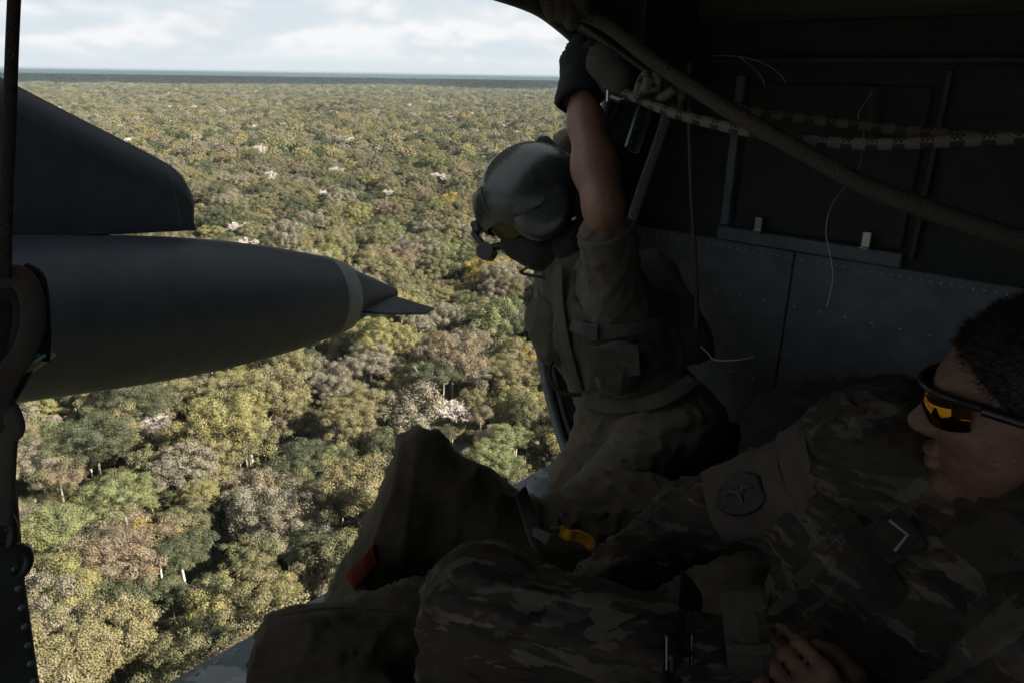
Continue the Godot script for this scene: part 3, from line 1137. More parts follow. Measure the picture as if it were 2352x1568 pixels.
	# riveted frame inside the rim, with its pale gusset at the foot
	var fr := Shape.new()
	rings = []
	var spots := []
	for p in smooth_path(RIM.slice(0, 9), 6):
		rings.append([p + Vector3(0.035, 0.0, 0.026), p + Vector3(0.115, 0.0, 0.05), p + Vector3(0.115, 0.0, 0.062), p + Vector3(0.035, 0.0, 0.038)])
		spots.append(p + Vector3(0.058, 0.012, 0.047))
		spots.append(p + Vector3(0.098, 0.02, 0.060))
	loft(fr, rings)
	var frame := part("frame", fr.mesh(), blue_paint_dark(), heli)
	rivets(spots, 0.006, rm, frame, Basis(Vector3.RIGHT, PI / 2))
	part("gusset", slab([Vector2(0, 0), Vector2(0.10, 0), Vector2(0.10, 0.06), Vector2(0.075, 0.10), Vector2(0.0, 0.115)], 0.006, 0.002), blue_paint, heli, Vector3(0.12, 0.02, 0.0), Basis(Vector3.UP, 0.25))
	var top := Shape.new()
	rings = []
	for p in smooth_path(RIM.slice(7, 14), 5):
		rings.append([p + Vector3(0, 0.006, -0.012), Vector3(p.x, maxf(p.y + 0.05, 1.47), 0.02), Vector3(p.x, 1.52, 0.11), Vector3(p.x, 1.449, 0.11), Vector3(p.x, maxf(p.y + 0.03, 1.42), 0.05), p + Vector3(0, 0.012, 0.03)])
	loft(top, rings)
	part("roof_edge", top.mesh(), dark_paint, heli)
	lb(0.12, 0.56, 1.09, 1.52, -0.02, 0.10, "roof_corner", dark_paint, heli)
	# blue riveted bracket below the rim
	var br := Shape.new()
	box(br, Vector3.ZERO, Vector3(0.04, 0.16, 0.012), 0.003)
	box(br, Vector3(0.024, 0, 0.008), Vector3(0.006, 0.16, 0.028), 0.002)
	var bracket := part("bracket", br.mesh(), mat(lin(0.075, 0.10, 0.125), 0.4), heli, Vector3(0.175, 1.03, 0.065), Basis(Vector3.BACK, -0.45))
	rivets([Vector3(-0.008, 0.06, 0.006), Vector3(-0.008, 0.02, 0.006), Vector3(-0.008, -0.02, 0.006), Vector3(-0.008, -0.06, 0.006)], 0.006, steel, bracket, Basis(Vector3.RIGHT, PI / 2))
	# forward post with its plates and bent handles
	var post := part("door_post", slab([Vector2(-1.474, 0.0), Vector2(-1.474, 0.167), Vector2(-1.458, 0.371), Vector2(-1.440, 0.52), Vector2(-1.434, 0.62), Vector2(-1.445, 0.70), Vector2(-1.52, 0.85), Vector2(-1.62, 1.1), Vector2(-1.70, 1.40), Vector2(-2.76, 1.40), Vector2(-2.76, 0.0)], 0.05, 0.012), dark_paint, heli)
	lb(-2.76, -1.70, 1.395, 1.52, -0.03, 0.11, "roof_beam", dark_paint, heli)
	var list := []
	for k in 16: list.append(Vector3(-1.492 + 0.036 * k / 15.0, 0.05 + k * 0.036, 0.0255))
	rivets(list, 0.0055, rm, post, Basis(Vector3.RIGHT, PI / 2))
	for h in [[0.512, 0.045, 0.016], [0.452, 0.040, 0.026]]:
		var hp := []
		for k in 9:
			var a := -PI / 2 + PI * k / 8
			hp.append(Vector3(-1.478 + cos(a) * h[2], h[0] - 0.014 - sin(a) * h[1] * 0.7, 0.05))
		part("handle", tube_mesh(hp, 0.0085, 8), black_metal, heli)
	# engine cowling on the roof, which keeps the sun off the door side
	var cowl := Shape.new()
	rings = []
	for q in [[-3.4, 0.25], [-3.1, 0.7], [-2.4, 0.95], [-1.0, 1.0], [1.6, 1.0], [2.8, 0.9], [3.6, 0.55]]:
		var ring := []
		for k in 13:
			var a := PI * k / 12
			ring.append(Vector3(q[0], 1.53 + 1.5 * q[1] * pow(sin(a), 0.8), 1.2 - signf(cos(a)) * 1.08 * pow(absf(cos(a)), 0.6) * (0.8 + 0.2 * q[1])))
		rings.append(ring)
	loft(cowl, rings)
	part("engine_cowling", cowl.mesh(), mat(lin(0.03, 0.034, 0.036), 0.5), heli)
	# tail and nose of the fuselage, outside the picture
	lb(0.57, 3.2, -0.4, 1.52, 0.05, 2.3, "tail_section", dark_paint, heli, 0.2)
	var wing := Shape.new()
	loft(wing, [[Vector3(-2.3, 1.30, -2.0), Vector3(-1.95, 1.38, -2.0), Vector3(-1.55, 1.33, -2.0), Vector3(-1.95, 1.26, -2.0)], [Vector3(-2.5, 1.25, 0.03), Vector3(-2.1, 1.36, 0.03), Vector3(-1.72, 1.29, 0.03), Vector3(-2.1, 1.20, 0.03)]])
	part("stub_wing", wing.mesh(), black_metal, heli)

# the cockpit ahead of the cabin: its large panes let the sky in
func cockpit(liner: Material):
	lb(-4.7, -2.752, -0.12, 0.0, -0.05, 2.42, "cockpit_floor", liner, heli)
	lb(-4.1, -2.752, 1.46, 1.52, -0.05, 2.42, "cockpit_roof", liner, heli)
	lb(-4.76, -4.702, -0.12, 0.50, -0.05, 2.42, "instrument_panel", dark_paint, heli, 0.02)
	var glass := mat(Color(0.82, 0.87, 0.88, 0.08), 0.02)
	glass.transparency = BaseMaterial3D.TRANSPARENCY_ALPHA
	for z in [-0.05, 2.36]:
		lb(-4.7, -2.752, 0.0, 0.55, z, z + 0.05, "cockpit_side", dark_paint, heli)
		lb(-2.86, -2.752, 0.552, 1.458, z, z + 0.05, "cockpit_post", dark_paint, heli)
		lb(-4.1, -2.862, 0.552, 1.458, z + 0.02, z + 0.028, "side_pane", glass, heli, 0.001)
	for z in [-0.05, 1.135, 2.36]:
		part("windscreen_post", tube_mesh([Vector3(-4.72, 0.50, z + 0.025), Vector3(-4.1, 1.49, z + 0.025)], 0.035, 8), dark_paint, heli)
	for z in [0.015, 1.20]:
		part("windscreen", box_mesh(Vector3(0.008, 1.15, 1.10), 0.001), glass, heli, Vector3(-4.41, 0.995, z + 0.55), Basis(Vector3.BACK, -0.56))

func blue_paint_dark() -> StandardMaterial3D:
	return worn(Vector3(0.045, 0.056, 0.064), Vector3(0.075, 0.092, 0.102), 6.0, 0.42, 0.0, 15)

# ------------------------------------------------------------------ the long finned tank and the pylon that carries it
func out_by(x: float, y: float) -> Vector3:                   # helicopter axes; the store hangs 1.75 m outboard of the sill
	var k := 0.869
	return Vector3(-1.666 + (x + 1.666) * k, 1.15 + (y - 1.15) * k, -1.75)

func make_store():
	var paint := mat(Color.WHITE, 0.7)
	paint.metallic_specular = 0.25
	paint.albedo_texture = scuffed(Vector3(0.024, 0.029, 0.036), Vector3(0.075, 0.080, 0.085))
	paint.roughness_texture = noise_tex(0.04, ramp([0.2, Vector3(0.25, 0.25, 0.25), 0.8, Vector3(0.55, 0.55, 0.55)]), false, 33, 5)
	paint.heightmap_enabled = true
	paint.heightmap_texture = noise_tex(0.03, null, false, 35, 5)
	paint.heightmap_scale = 0.05
	tri(paint, 0.9)
	var k := 0.869
	var mid := heli.transform * out_by(-0.44, 0.108)
	var axis := (heli.basis * Vector3(cos(0.148), -sin(0.148), 0)).normalized()
	var tank := base("external_tank", mid, "long dark grey finned tank slung outside the door", "tank")
	var side := heli.basis.z
	tank.basis = Basis(axis, side.cross(axis).normalized(), side)      # x aft along the tank, y up, z towards the cabin
	var body := [[-2.7, 0.012], [-2.66, 0.05], [-2.5, 0.12], [-2.2, 0.205], [-1.8, 0.275], [-1.3, 0.325], [-0.8, 0.342], [-0.3, 0.346], [0.05, 0.342], [0.3, 0.332], [0.5, 0.315], [0.72, 0.288], [0.92, 0.255], [1.03, 0.234], [1.05, 0.229]]
	part("shell", turned(body, k, 44), paint, tank)
	var ring_paint := worn(Vector3(0.034, 0.044, 0.052), Vector3(0.056, 0.070, 0.078), 4.0, 0.5, 0.0, 40)
	part("collar", turned([[1.044, 0.226], [1.05, 0.233], [1.10, 0.220], [1.165, 0.200], [1.17, 0.190]], k, 44), ring_paint, tank)
	part("tail_cone", turned([[1.160, 0.176], [1.172, 0.184], [1.34, 0.116], [1.48, 0.060], [1.56, 0.032], [1.575, 0.014]], k, 28), paint, tank)
	for sg in [1.0, -1.0]:
		part("fin", slab([Vector2(1.19, 0.165), Vector2(1.52, 0.04), Vector2(1.71, 0.205), Vector2(1.60, 0.245), Vector2(1.36, 0.215)], 0.014, 0.005), paint, tank, Vector3.ZERO, Basis(Vector3(k, 0, 0), Vector3(0, -0.35 * k, sg * k), Vector3(0, k, 0)))
	var lug := Shape.new()
	var hook := []
	for j in 13:
		var a := PI * j / 12
		hook.append(Vector3(cos(a) * 0.028, -0.012 - sin(a) * 0.030, 0))
	tube(lug, hook, 0.010, 8)
	part("lug", lug.mesh(), black_metal, tank, tank.transform.affine_inverse() * (heli.transform * (out_by(-0.718, 0.488) + Vector3(0, 0, 0.06))), tank.basis.inverse() * heli.basis)
	# the pylon: a slab with rounded rims, its after end a separate cap
	var py := base("pylon", heli.transform * Vector3(0.02, -0.008, -1.87), "broad dark grey pylon with sloping top above the tank", "pylon")
	py.basis = heli.basis
	var ends := [[-2.1, 1.42, 1], [-1.3, 1.467, 1], [-0.761, 1.128, 1], [-0.557, 1.0, 1], [-0.322, 0.856, 1], [-0.20, 0.780, 1], [-0.163, 0.755, 1], [-0.130, 0.727, 0.9], [-0.104, 0.695, 0.8], [-0.086, 0.658, 0.7], [-0.076, 0.615, 0.5], [-0.074, 0.56, 0.35], [-0.092, 0.48, 0.25], [-0.100, 0.431, 0.15], [-0.73, 0.485, 0.15], [-2.1, 0.60, 0.15]]
	var outline := []
	var soft := []
	for q in ends:
		var p := out_by(q[0], q[1])
		outline.append(Vector2(p.x, p.y))
		soft.append(q[2])
	part("fairing", slab(outline, 0.24, 0.10, soft), paint, py)
	var a := out_by(-0.19, 0.69)
	var b := out_by(-0.176, 0.437)
	var top := out_by(-0.196, 0.772)
	part("seam", tube_mesh([Vector3(top.x, top.y - 0.012, 0.075), Vector3(a.x - 0.003, a.y + 0.022, 0.113), Vector3(a.x, a.y, 0.1195), Vector3(b.x, b.y, 0.1195)], 0.0016, 6), ring_paint, py)

func scuffed(paint: Vector3, pale: Vector3) -> ImageTexture:      # old paint: soft patches, pale chips and short scratches
	var n := 1024
	var im := Image.create(n, n, false, Image.FORMAT_RGB8)
	var f := FastNoiseLite.new()
	f.seed = 77
	f.frequency = 0.008
	f.fractal_octaves = 5
	var noise := f.get_seamless_image(n, n)
	for y in n:
		for x in n:
			var t := paint * (0.82 + 0.36 * noise.get_pixel(x, y).r)
			im.set_pixel(x, y, lin(t.x, t.y, t.z))
	var r := RandomNumberGenerator.new()
	r.seed = 12
	for i in 260:
		var p := Vector2(r.randf() * n, r.randf() * n)
		var d := Vector2.from_angle(r.randf_range(-0.4, 0.4) + (PI / 2 if r.randf() < 0.25 else 0.0))
		var c := paint.lerp(pale, r.randf_range(0.15, 0.8))
		for k in r.randi_range(1, 3 if r.randf() < 0.7 else 26):
			var q := p + d * k
			im.set_pixel(posmod(int(q.x), n), posmod(int(q.y), n), lin(c.x, c.y, c.z))
			if k < 3: im.set_pixel(posmod(int(q.x), n), posmod(int(q.y) + 1, n), lin(c.x, c.y, c.z))
	return ImageTexture.create_from_image(im)

func turned(profile: Array, k: float, sides: int) -> ArrayMesh:         # a body of revolution about x
	var s := Shape.new()
	var pts := []
	for q in profile: pts.append(Vector3(q[0] * k, q[1] * k, 0))
	if profile.size() > 8: pts = smooth_path(pts, 4)
	var rings := []
	for p in pts:
		var ring := []
		for j in sides: ring.append(Vector3(p.x, cos(TAU * j / sides) * p.y, sin(TAU * j / sides) * p.y))
		rings.append(ring)
	loft(s, rings)
	return s.mesh()

# ------------------------------------------------------------------ people
var skin: StandardMaterial3D
var olive: StandardMaterial3D
var camo: StandardMaterial3D
var webbing: StandardMaterial3D
var black_cloth: StandardMaterial3D

func cloth(a: Vector3, b: Vector3, sd: int) -> StandardMaterial3D:
	var m := worn(a, b, 5.0, 0.9, 0.0, sd)
	m.rim_enabled = true
	m.rim = 0.12
	m.rim_tint = 0.7
	m.metallic_specular = 0.25
	return m

func camo_mat() -> StandardMaterial3D:                       # streaks of brown, green and black on pale khaki
	var n := 512
	var im := Image.create(n, n, false, Image.FORMAT_RGB8)
	var q := []
	for i in 4:
		var f := FastNoiseLite.new()
		f.seed = 60 + i
		f.frequency = 1.0
		f.fractal_octaves = 4
		q.append(f)
	var tones := [Vector3(0.175, 0.155, 0.138), Vector3(0.050, 0.052, 0.044), Vector3(0.066, 0.046, 0.039), Vector3(0.026, 0.026, 0.025)]
	for y in n:
		for x in n:
			var a := TAU * x / n
			var b := TAU * y / n
			var p := Vector3(cos(a), sin(a), cos(b)) * Vector3(0.75, 0.75, 1.4)
			var w := sin(b) * 1.4
			var k := 0
			if q[0].get_noise_3d(p.x + w, p.y, p.z) > -0.13: k = 1
			if q[1].get_noise_3d(p.x, p.y + w, p.z + 3.0) > 0.10: k = 2
			if q[2].get_noise_3d(p.x, p.y - w, p.z + 9.0) > 0.20: k = 3
			var t: Vector3 = tones[k] * (1.0 + 0.15 * q[3].get_noise_2d(x * 0.5, y * 0.5))
			im.set_pixel(x, y, lin(t.x, t.y, t.z))
	var m := mat(Color.WHITE, 0.9)
	m.albedo_texture = ImageTexture.create_from_image(im)
	m.rim_enabled = true
	m.rim = 0.10
	m.metallic_specular = 0.25
	tri(m, 2.6)
	m.uv1_scale = Vector3(1.7, 4.0, 2.4)
	return m

func people_materials():
	skin = mat(Color.WHITE, 0.52)
	skin.albedo_texture = noise_tex(0.05, ramp([0.2, Vector3(0.165, 0.085, 0.064), 0.8, Vector3(0.225, 0.122, 0.092)]), false, 50, 4)
	skin.heightmap_enabled = true
	skin.heightmap_texture = noise_tex(0.09, null, false, 51, 3)
	skin.heightmap_scale = 0.07
	skin.subsurf_scatter_enabled = true
	skin.subsurf_scatter_strength = 0.08
	tri(skin, 6.0)
	olive = cloth(Vector3(0.070, 0.063, 0.052), Vector3(0.092, 0.083, 0.068), 52)
	camo = camo_mat()
	webbing = cloth(Vector3(0.060, 0.056, 0.052), Vector3(0.078, 0.073, 0.067), 54)
	black_cloth = cloth(Vector3(0.018, 0.018, 0.018), Vector3(0.026, 0.026, 0.026), 55)

func shift(p: Vector3, o: Vector3) -> Vector3:
	return p - o

func rel(pts: Array, o: Vector3) -> Array:
	var out := []
	for p in pts: out.append(p - o)
	return out

# a hand as bones: palm from wrist to knuckles, four unequal fingers bent over a bar, and a thumb from the side of the palm
# fwd: wrist to knuckles, across: from little finger to index, bend: the way the fingers curl
func hand_bones(wrist: Vector3, fwd: Vector3, across: Vector3, bend: Vector3, size := 1.0, curl := 1.0, fat := 1.0) -> Array:
	var out := []
	var palm := wrist + fwd * 0.085 * size
	for i in 4:
		var o := across * (i - 1.5) * 0.0205 * size
		out.append([wrist + o * 0.7 + fwd * 0.015, palm + o, 0.0155 * size * fat, 0.0125 * size * fat, 0.012])
	var lens := [0.068, 0.085, 0.090, 0.080]
	for i in 4:
		var p := palm + across * (i - 1.5) * 0.0212 * size
		var l: float = lens[i] * size
		var r: float = [0.0080, 0.0090, 0.0094, 0.0090][i] * size * fat
		var d := fwd
		for k in 3:
			d = (d + bend * curl * [0.55, 1.1, 1.2][k]).normalized()
			var q: Vector3 = p + d * l * [0.46, 0.32, 0.25][k]
			out.append([p, q, r * (1.0 - 0.08 * k), r * (0.94 - 0.08 * k), 0.004])
			p = q
	var t0 := wrist + fwd * 0.028 * size + across * 0.030 * size
	var t1 := t0 + (across * 0.7 + fwd * 0.7 + bend * 0.35).normalized() * 0.042 * size
	var t2 := t1 + (fwd * 0.8 + bend * 0.8 + across * 0.1).normalized() * 0.034 * size
	var t3 := t2 + (fwd * 0.5 + bend * 1.0 - across * 0.25).normalized() * 0.028 * size
	out.append([wrist + fwd * 0.03 + across * 0.012, t0 + (t1 - t0) * 0.3, 0.017 * size * fat, 0.014 * size * fat, 0.014])
	out.append([t0, t1, 0.0125 * size * fat, 0.0115 * size * fat, 0.008])
	out.append([t1, t2, 0.0112 * size * fat, 0.0102 * size * fat, 0.005])
	out.append([t2, t3, 0.0100 * size * fat, 0.0088 * size * fat, 0.004])
	return out

# part of an ellipsoid shell with thickness: azimuth a0..a1 from the front (-z), elevation e0..e1, radii r, own axes
func shell(r: Vector3, a0: float, a1: float, e0: float, e1: float, thick: float, na := 28, ne := 14, swell := 0.0) -> ArrayMesh:
	var s := Shape.new()
	for lay in 2:
		var rr := r - Vector3.ONE * thick * lay
		var rings := []
		for i in ne + 1:
			var e := lerpf(e0, e1, float(i) / ne)
			var ring := []
			for j in na + 1:
				var a := lerpf(a0, a1, float(j) / na)
				var k := 1.0 + swell * pow(cos(a * 0.5), 8.0)
				ring.append(Vector3(sin(a) * cos(e) * rr.x * k, sin(e) * rr.y, -cos(a) * cos(e) * rr.z * k))
			if lay: ring.reverse()
			rings.append(ring)
		loft(s, rings, false, false)
	# close the rims
	for i in [0, ne]:
		var rings := []
		for lay in 2:
			var rr := r - Vector3.ONE * thick * lay
			var e := e0 if i == 0 else e1
			var ring := []
			for j in na + 1:
				var a := lerpf(a0, a1, float(j) / na)
				var k := 1.0 + swell * pow(cos(a * 0.5), 8.0)
				ring.append(Vector3(sin(a) * cos(e) * rr.x * k, sin(e) * rr.y, -cos(a) * cos(e) * rr.z * k))
			rings.append(ring)
		loft(s, rings, false, false)
	for sd in [a0, a1]:
		var rings := []
		for lay in 2:
			var rr := r - Vector3.ONE * thick * lay
			var ring := []
			for i in ne + 1:
				var e := lerpf(e0, e1, float(i) / ne)
				var k := 1.0 + swell * pow(cos(sd * 0.5), 8.0)
				ring.append(Vector3(sin(sd) * cos(e) * rr.x * k, sin(e) * rr.y, -cos(sd) * cos(e) * rr.z * k))
			rings.append(ring)
		loft(s, rings, false, false)
	return s.mesh()

func make_crewman():
	people_materials()
	var o := at(1500, 1230, 1.95)
	var me := base("person", o, "helmeted crewman in olive overalls kneeling at the door, one arm raised", "person", "crew and soldiers in the cabin")
	var cx := cam.basis.x
	var cy := cam.basis.y
	var cz := cam.basis.z
	# joints
	var head := at(1222, 452, 2.07)
	var neck := at(1335, 585, 2.08)
	var sh := at(1415, 690, 1.97)
	var sh2 := at(1300, 640, 2.30)
	var elbow := at(1386, 474, 1.75)
	var wrist := at(1331, 205, 1.86)
	var chest := at(1405, 755, 2.09)
	var belly := at(1440, 880, 2.10)
	var hip := at(1555, 985, 1.99)
	var hip2 := at(1425, 985, 2.17)
	var knee := at(1345, 1190, 1.78)
	var knee2 := at(1330, 1110, 2.10)
	var foot := at(1640, 1185, 1.98)
	var foot2 := at(1560, 1150, 2.25)
	var elbow2 := at(1290, 480, 2.42)
	var hand2 := at(1300, 330, 2.30)
	# bare skin: head, neck, arms
	var bones := [[head, head + cy * 0.02, 0.085, 0.09], [head, neck, 0.055, 0.06], [neck, (sh + sh2) / 2, 0.06, 0.07], [neck, sh, 0.05, 0.05], [sh, elbow, 0.048, 0.042], [elbow, elbow.lerp(wrist, 0.32), 0.044, 0.0525], [elbow.lerp(wrist, 0.32), elbow.lerp(wrist, 0.7), 0.0525, 0.041], [elbow.lerp(wrist, 0.7), wrist, 0.041, 0.034], [elbow - cy * 0.012 + cz * 0.01, elbow + cx * 0.01, 0.040, 0.038, 0.02]]
	var fl := field_for(bones, 0.010)
	part("body", fl.mesh(o), skin, me)
	# the overalls
	bones = [[neck.lerp(chest, 0.15), sh, 0.085, 0.082, 0.06], [neck.lerp(chest, 0.15), sh2, 0.085, 0.08, 0.06], [sh, sh.lerp(elbow, 0.58), 0.080, 0.067, 0.05], [sh.lerp(elbow, 0.58), sh.lerp(elbow, 0.72), 0.067, 0.070, 0.02],
		[chest, belly, 0.160, 0.145, 0.06], [sh.lerp(chest, 0.3), hip.lerp(belly, 0.35), 0.085, 0.11, 0.06], [sh2.lerp(chest, 0.3), hip2.lerp(belly, 0.35), 0.09, 0.10, 0.06],
		[belly, (hip + hip2) / 2, 0.140, 0.135, 0.06], [hip, hip2, 0.135, 0.13, 0.05], [hip, knee, 0.118, 0.085, 0.04], [hip2, knee2, 0.115, 0.085, 0.04], [knee, foot, 0.082, 0.062, 0.03], [knee2, foot2, 0.08, 0.06, 0.03],
		[sh2, elbow2, 0.07, 0.06, 0.04], [elbow2, hand2, 0.055, 0.045, 0.03]]
	fl = field_for(bones, 0.012)
	var suit := fl
	part("overalls", fl.mesh(o, fold_noise(15.0, 3), 0.0065, Vector3(0.6, 1.0, 0.2), 9.0), olive, me)
	# rolled sleeve at the elbow: a ring of cloth open at the front
	var ax := (elbow - sh).normalized()
	var sleeve := Shape.new()
	var rings := []
	for k in 6:
		var t: float = [0.55, 0.66, 0.79, 0.82, 0.80, 0.74][k]
		var r: float = [0.068, 0.072, 0.074, 0.070, 0.062, 0.058][k]
		var ring := []
		var u := ax.cross(cz).normalized()
		var w := ax.cross(u)
		for j in 20:
			var a := TAU * j / 20
			ring.append(sh.lerp(elbow, t) + (u * cos(a) + w * sin(a)) * r * (1.0 + 0.08 * sin(a * 3.0 + k)) + ax * (0.020 * sin(a + 2.2) + 0.008 * sin(a * 2.0 + 1.0)) - o)
		rings.append(ring)
	loft(sleeve, rings, true, false)
	part("sleeve_cuff", sleeve.mesh(), olive, me)
	# life vest over the back and chest, cut open round the arm
	var vest_mat := cloth(Vector3(0.056, 0.052, 0.045), Vector3(0.074, 0.068, 0.058), 57)
	bones = [[chest + cy * 0.02, belly + cy * 0.03, 0.182, 0.168, 0.05], [sh.lerp(chest, 0.55) - cx * 0.05, hip.lerp(belly, 0.55) + cy * 0.03, 0.10, 0.125, 0.05], [sh2.lerp(chest, 0.4), hip2.lerp(belly, 0.5), 0.11, 0.12, 0.05], [neck - cx * 0.02, chest - cx * 0.06, 0.095, 0.13, 0.05], [at(1490, 640, 2.16), at(1560, 800, 2.08), 0.085, 0.10, 0.05]]
	fl = field_for(bones, 0.012)
	fl.trim(at(1440, 880, 2.0), (-cy + cx * 0.28).normalized())
	fl.trim(neck + cy * 0.02 - cx * 0.03, (cy * 0.9 - cx * 0.3).normalized())
	fl.cut(at(1415, 645, 1.90), Vector3(0.105, 0.115, 0.16), cam.basis, 0.015)
	part("vest", fl.mesh(o, fold_noise(9.0, 6), 0.006, Vector3(0.2, 1, 0), 6.0), vest_mat, me)
	# what hangs on the vest: pockets, flap, straps, buckles
	var pk := field_for([[at(1262, 735, 2.06), at(1275, 800, 2.06), 0.058, 0.052], [at(1250, 720, 2.08), at(1262, 760, 2.08), 0.05, 0.05]], 0.008)
	part("front_pouch", pk.mesh(o, fold_noise(14.0, 8), 0.004), vest_mat, me)
	var bx := Shape.new()
	var pp := on_skin(fl, 1420, 835, 0.014)
	var pt := facing((skin_normal(fl, pp) + cz * 0.6).normalized(), cx + cy * 0.12)
	var pf := field_for([[pp - pt.x * 0.035 - pt.y * 0.03, pp + pt.x * 0.035 - pt.y * 0.03, 0.028, 0.028], [pp - pt.x * 0.035 + pt.y * 0.03, pp + pt.x * 0.035 + pt.y * 0.03, 0.024, 0.024], [pp - pt.y * 0.045, pp + pt.y * 0.03, 0.03, 0.026]], 0.006)
	part("pocket", pf.mesh(o, fold_noise(25.0, 31), 0.003), vest_mat, me)
	part("pocket_flap", slab([Vector2(-0.060, -0.040), Vector2(0.056, -0.046), Vector2(0.060, 0.036), Vector2(-0.056, 0.040)], 0.010, 0.004), webbing, me, pp + pt.z * 0.030 + pt.y * 0.018 - o, pt)
	var sp0 := on_skin(fl, 1366, 762, 0.016)
	part("slider", box_mesh(Vector3(0.030, 0.044, 0.012), 0.003), black_metal, me, sp0 - o, facing(skin_normal(fl, sp0), cx))
	part("strap", draped(fl, [[1318, 742], [1345, 755], [1375, 764], [1420, 762], [1470, 752], [1520, 740]], 0.019, 0.011, o, 0.14), webbing, me)
	part("strap", draped(fl, [[1288, 610], [1292, 690], [1302, 760], [1322, 840], [1338, 890]], 0.017, 0.012, o, 0.2), vest_mat, me)
	part("belt", draped(suit, [[1352, 915], [1400, 930], [1460, 932], [1530, 918], [1590, 880]], 0.022, 0.012, o, 0.14), webbing, me)
	var bk := Shape.new()
	var bq := on_skin(suit, 1590, 885, 0.022)
	tube(bk, [bq - cx * 0.014 - cy * 0.004 - o, bq + cx * 0.010 - cy * 0.014 - o, bq + cx * 0.014 - cy * 0.007 - o, bq - cx * 0.010 + cy * 0.004 - o, bq - cx * 0.014 - cy * 0.004 - o], 0.0022, 6)
	part("buckle", bk.mesh(), steel, me)
	bk = Shape.new()
	bq = on_skin(suit, 1400, 905, 0.020)
	tube(bk, [bq - cx * 0.020 + cy * 0.006 - o, bq - cx * 0.006 - cy * 0.004 - o, bq + cx * 0.012 - cy * 0.002 - o, bq + cx * 0.020 + cy * 0.006 - o], 0.0022, 6)
	part("clip", bk.mesh(), steel, me)
	part("tie_cord", tube_mesh(rel(smooth_path([at(1268, 830, 1.99), at(1262, 860, 1.97), at(1285, 900, 1.95), at(1335, 905, 1.93)]), o), 0.006, 6), black_cloth, me)
	part("radio_cord", tube_mesh(rel(smooth_path([at(1310, 560, 2.0), at(1255, 590, 2.02), at(1205, 618, 2.05), at(1196, 626, 2.05), at(1215, 632, 2.05), at(1262, 640, 2.04)]), o), 0.0042, 6), black_metal, me)
	bk = Shape.new()
	box(bk, at(1319, 503, 1.90) - o, Vector3(0.012, 0.006, 0.003), 0.001, Basis(cx, cy, cz).rotated(cz, 0.5))
	part("zip_pull", bk.mesh(), steel, me)
	# gloved hand over the rim of the door, with a wide rolled cuff
	var fw := (cy * 0.98 + cx * -0.05 - cz * 0.15).normalized()
	var ac := (cx * 0.25 + cz * 0.9).normalized()
	var bend := fw.cross(ac).normalized()
	if bend.dot(cx) < 0: bend = -bend
	var hb := hand_bones(wrist + fw * 0.03, fw, ac, bend, 1.12, 0.85, 1.25)
	hb.append([wrist - fw * 0.02, wrist + fw * 0.07, 0.043, 0.047, 0.02])
	fl = field_for(hb, 0.005, 0.03)
	var glove := cloth(Vector3(0.016, 0.019, 0.020), Vector3(0.026, 0.030, 0.031), 58)
	part("glove", fl.mesh(o, fold_noise(30.0, 4), 0.003, fw, 0.5), glove, me)
	var cuff := Shape.new()
	rings = []
	var u := fw.cross(cz).normalized()
	var w := fw.cross(u)
	for k in 8:
		var t: float = [0.045, 0.020, -0.012, -0.028, -0.036, -0.030, -0.012, 0.005][k]
		var r: float = [0.046, 0.052, 0.062, 0.064, 0.058, 0.052, 0.049, 0.046][k]
		var ring := []
		for j in 22:
			var a := TAU * j / 22
			var lip := 0.010 * sin(a + 2.4) + 0.005 * sin(a * 3.0)
			ring.append(wrist + (u * cos(a) + w * sin(a)) * r * (1.0 + 0.07 * sin(a * 2.0 + 0.6)) + fw * (t + lip) - o)
		rings.append(ring)
	loft(cuff, rings, true, false)
	part("glove_cuff", cuff.mesh(), glove, me)
	# helmet
	var fwd := (-cx * 0.93 - cz * 0.22 - cy * 0.30).normalized()
	var up := (cy - fwd * cy.dot(fwd)).normalized()
	var hb2 := Basis(fwd.cross(up).normalized(), up, -fwd)
	var hm := mat(Color.WHITE, 0.42)
	hm.albedo_texture = noise_tex(0.02, ramp([0.2, Vector3(0.017, 0.021, 0.023), 0.8, Vector3(0.022, 0.027, 0.029)]), false, 61, 5)
	hm.roughness_texture = noise_tex(0.05, ramp([0.2, Vector3(0.30, 0.30, 0.30), 0.8, Vector3(0.52, 0.52, 0.52)]), false, 62, 4)
	tri(hm, 4.0)
	var hc := head - o + up * 0.006
	part("helmet_shell", shell(Vector3(0.124, 0.148, 0.152), -PI, PI, -0.55, 1.569, 0.008, 48, 20), hm, me, hc, hb2)
	part("visor_cover", shell(Vector3(0.131, 0.150, 0.162), -1.85, 1.85, -0.42, 0.34, 0.006, 40, 12, 0.035), hm, me, hc + fwd * 0.006 - up * 0.004, hb2)
	var lens := mat(lin(0.040, 0.036, 0.012), 0.34, 0.0)
	lens.metallic_specular = 0.3
	part("visor", shell(Vector3(0.120, 0.150, 0.150), -1.35, 1.35, -0.85, -0.40, 0.004, 30, 8), lens, me, hc + fwd * 0.004, hb2)
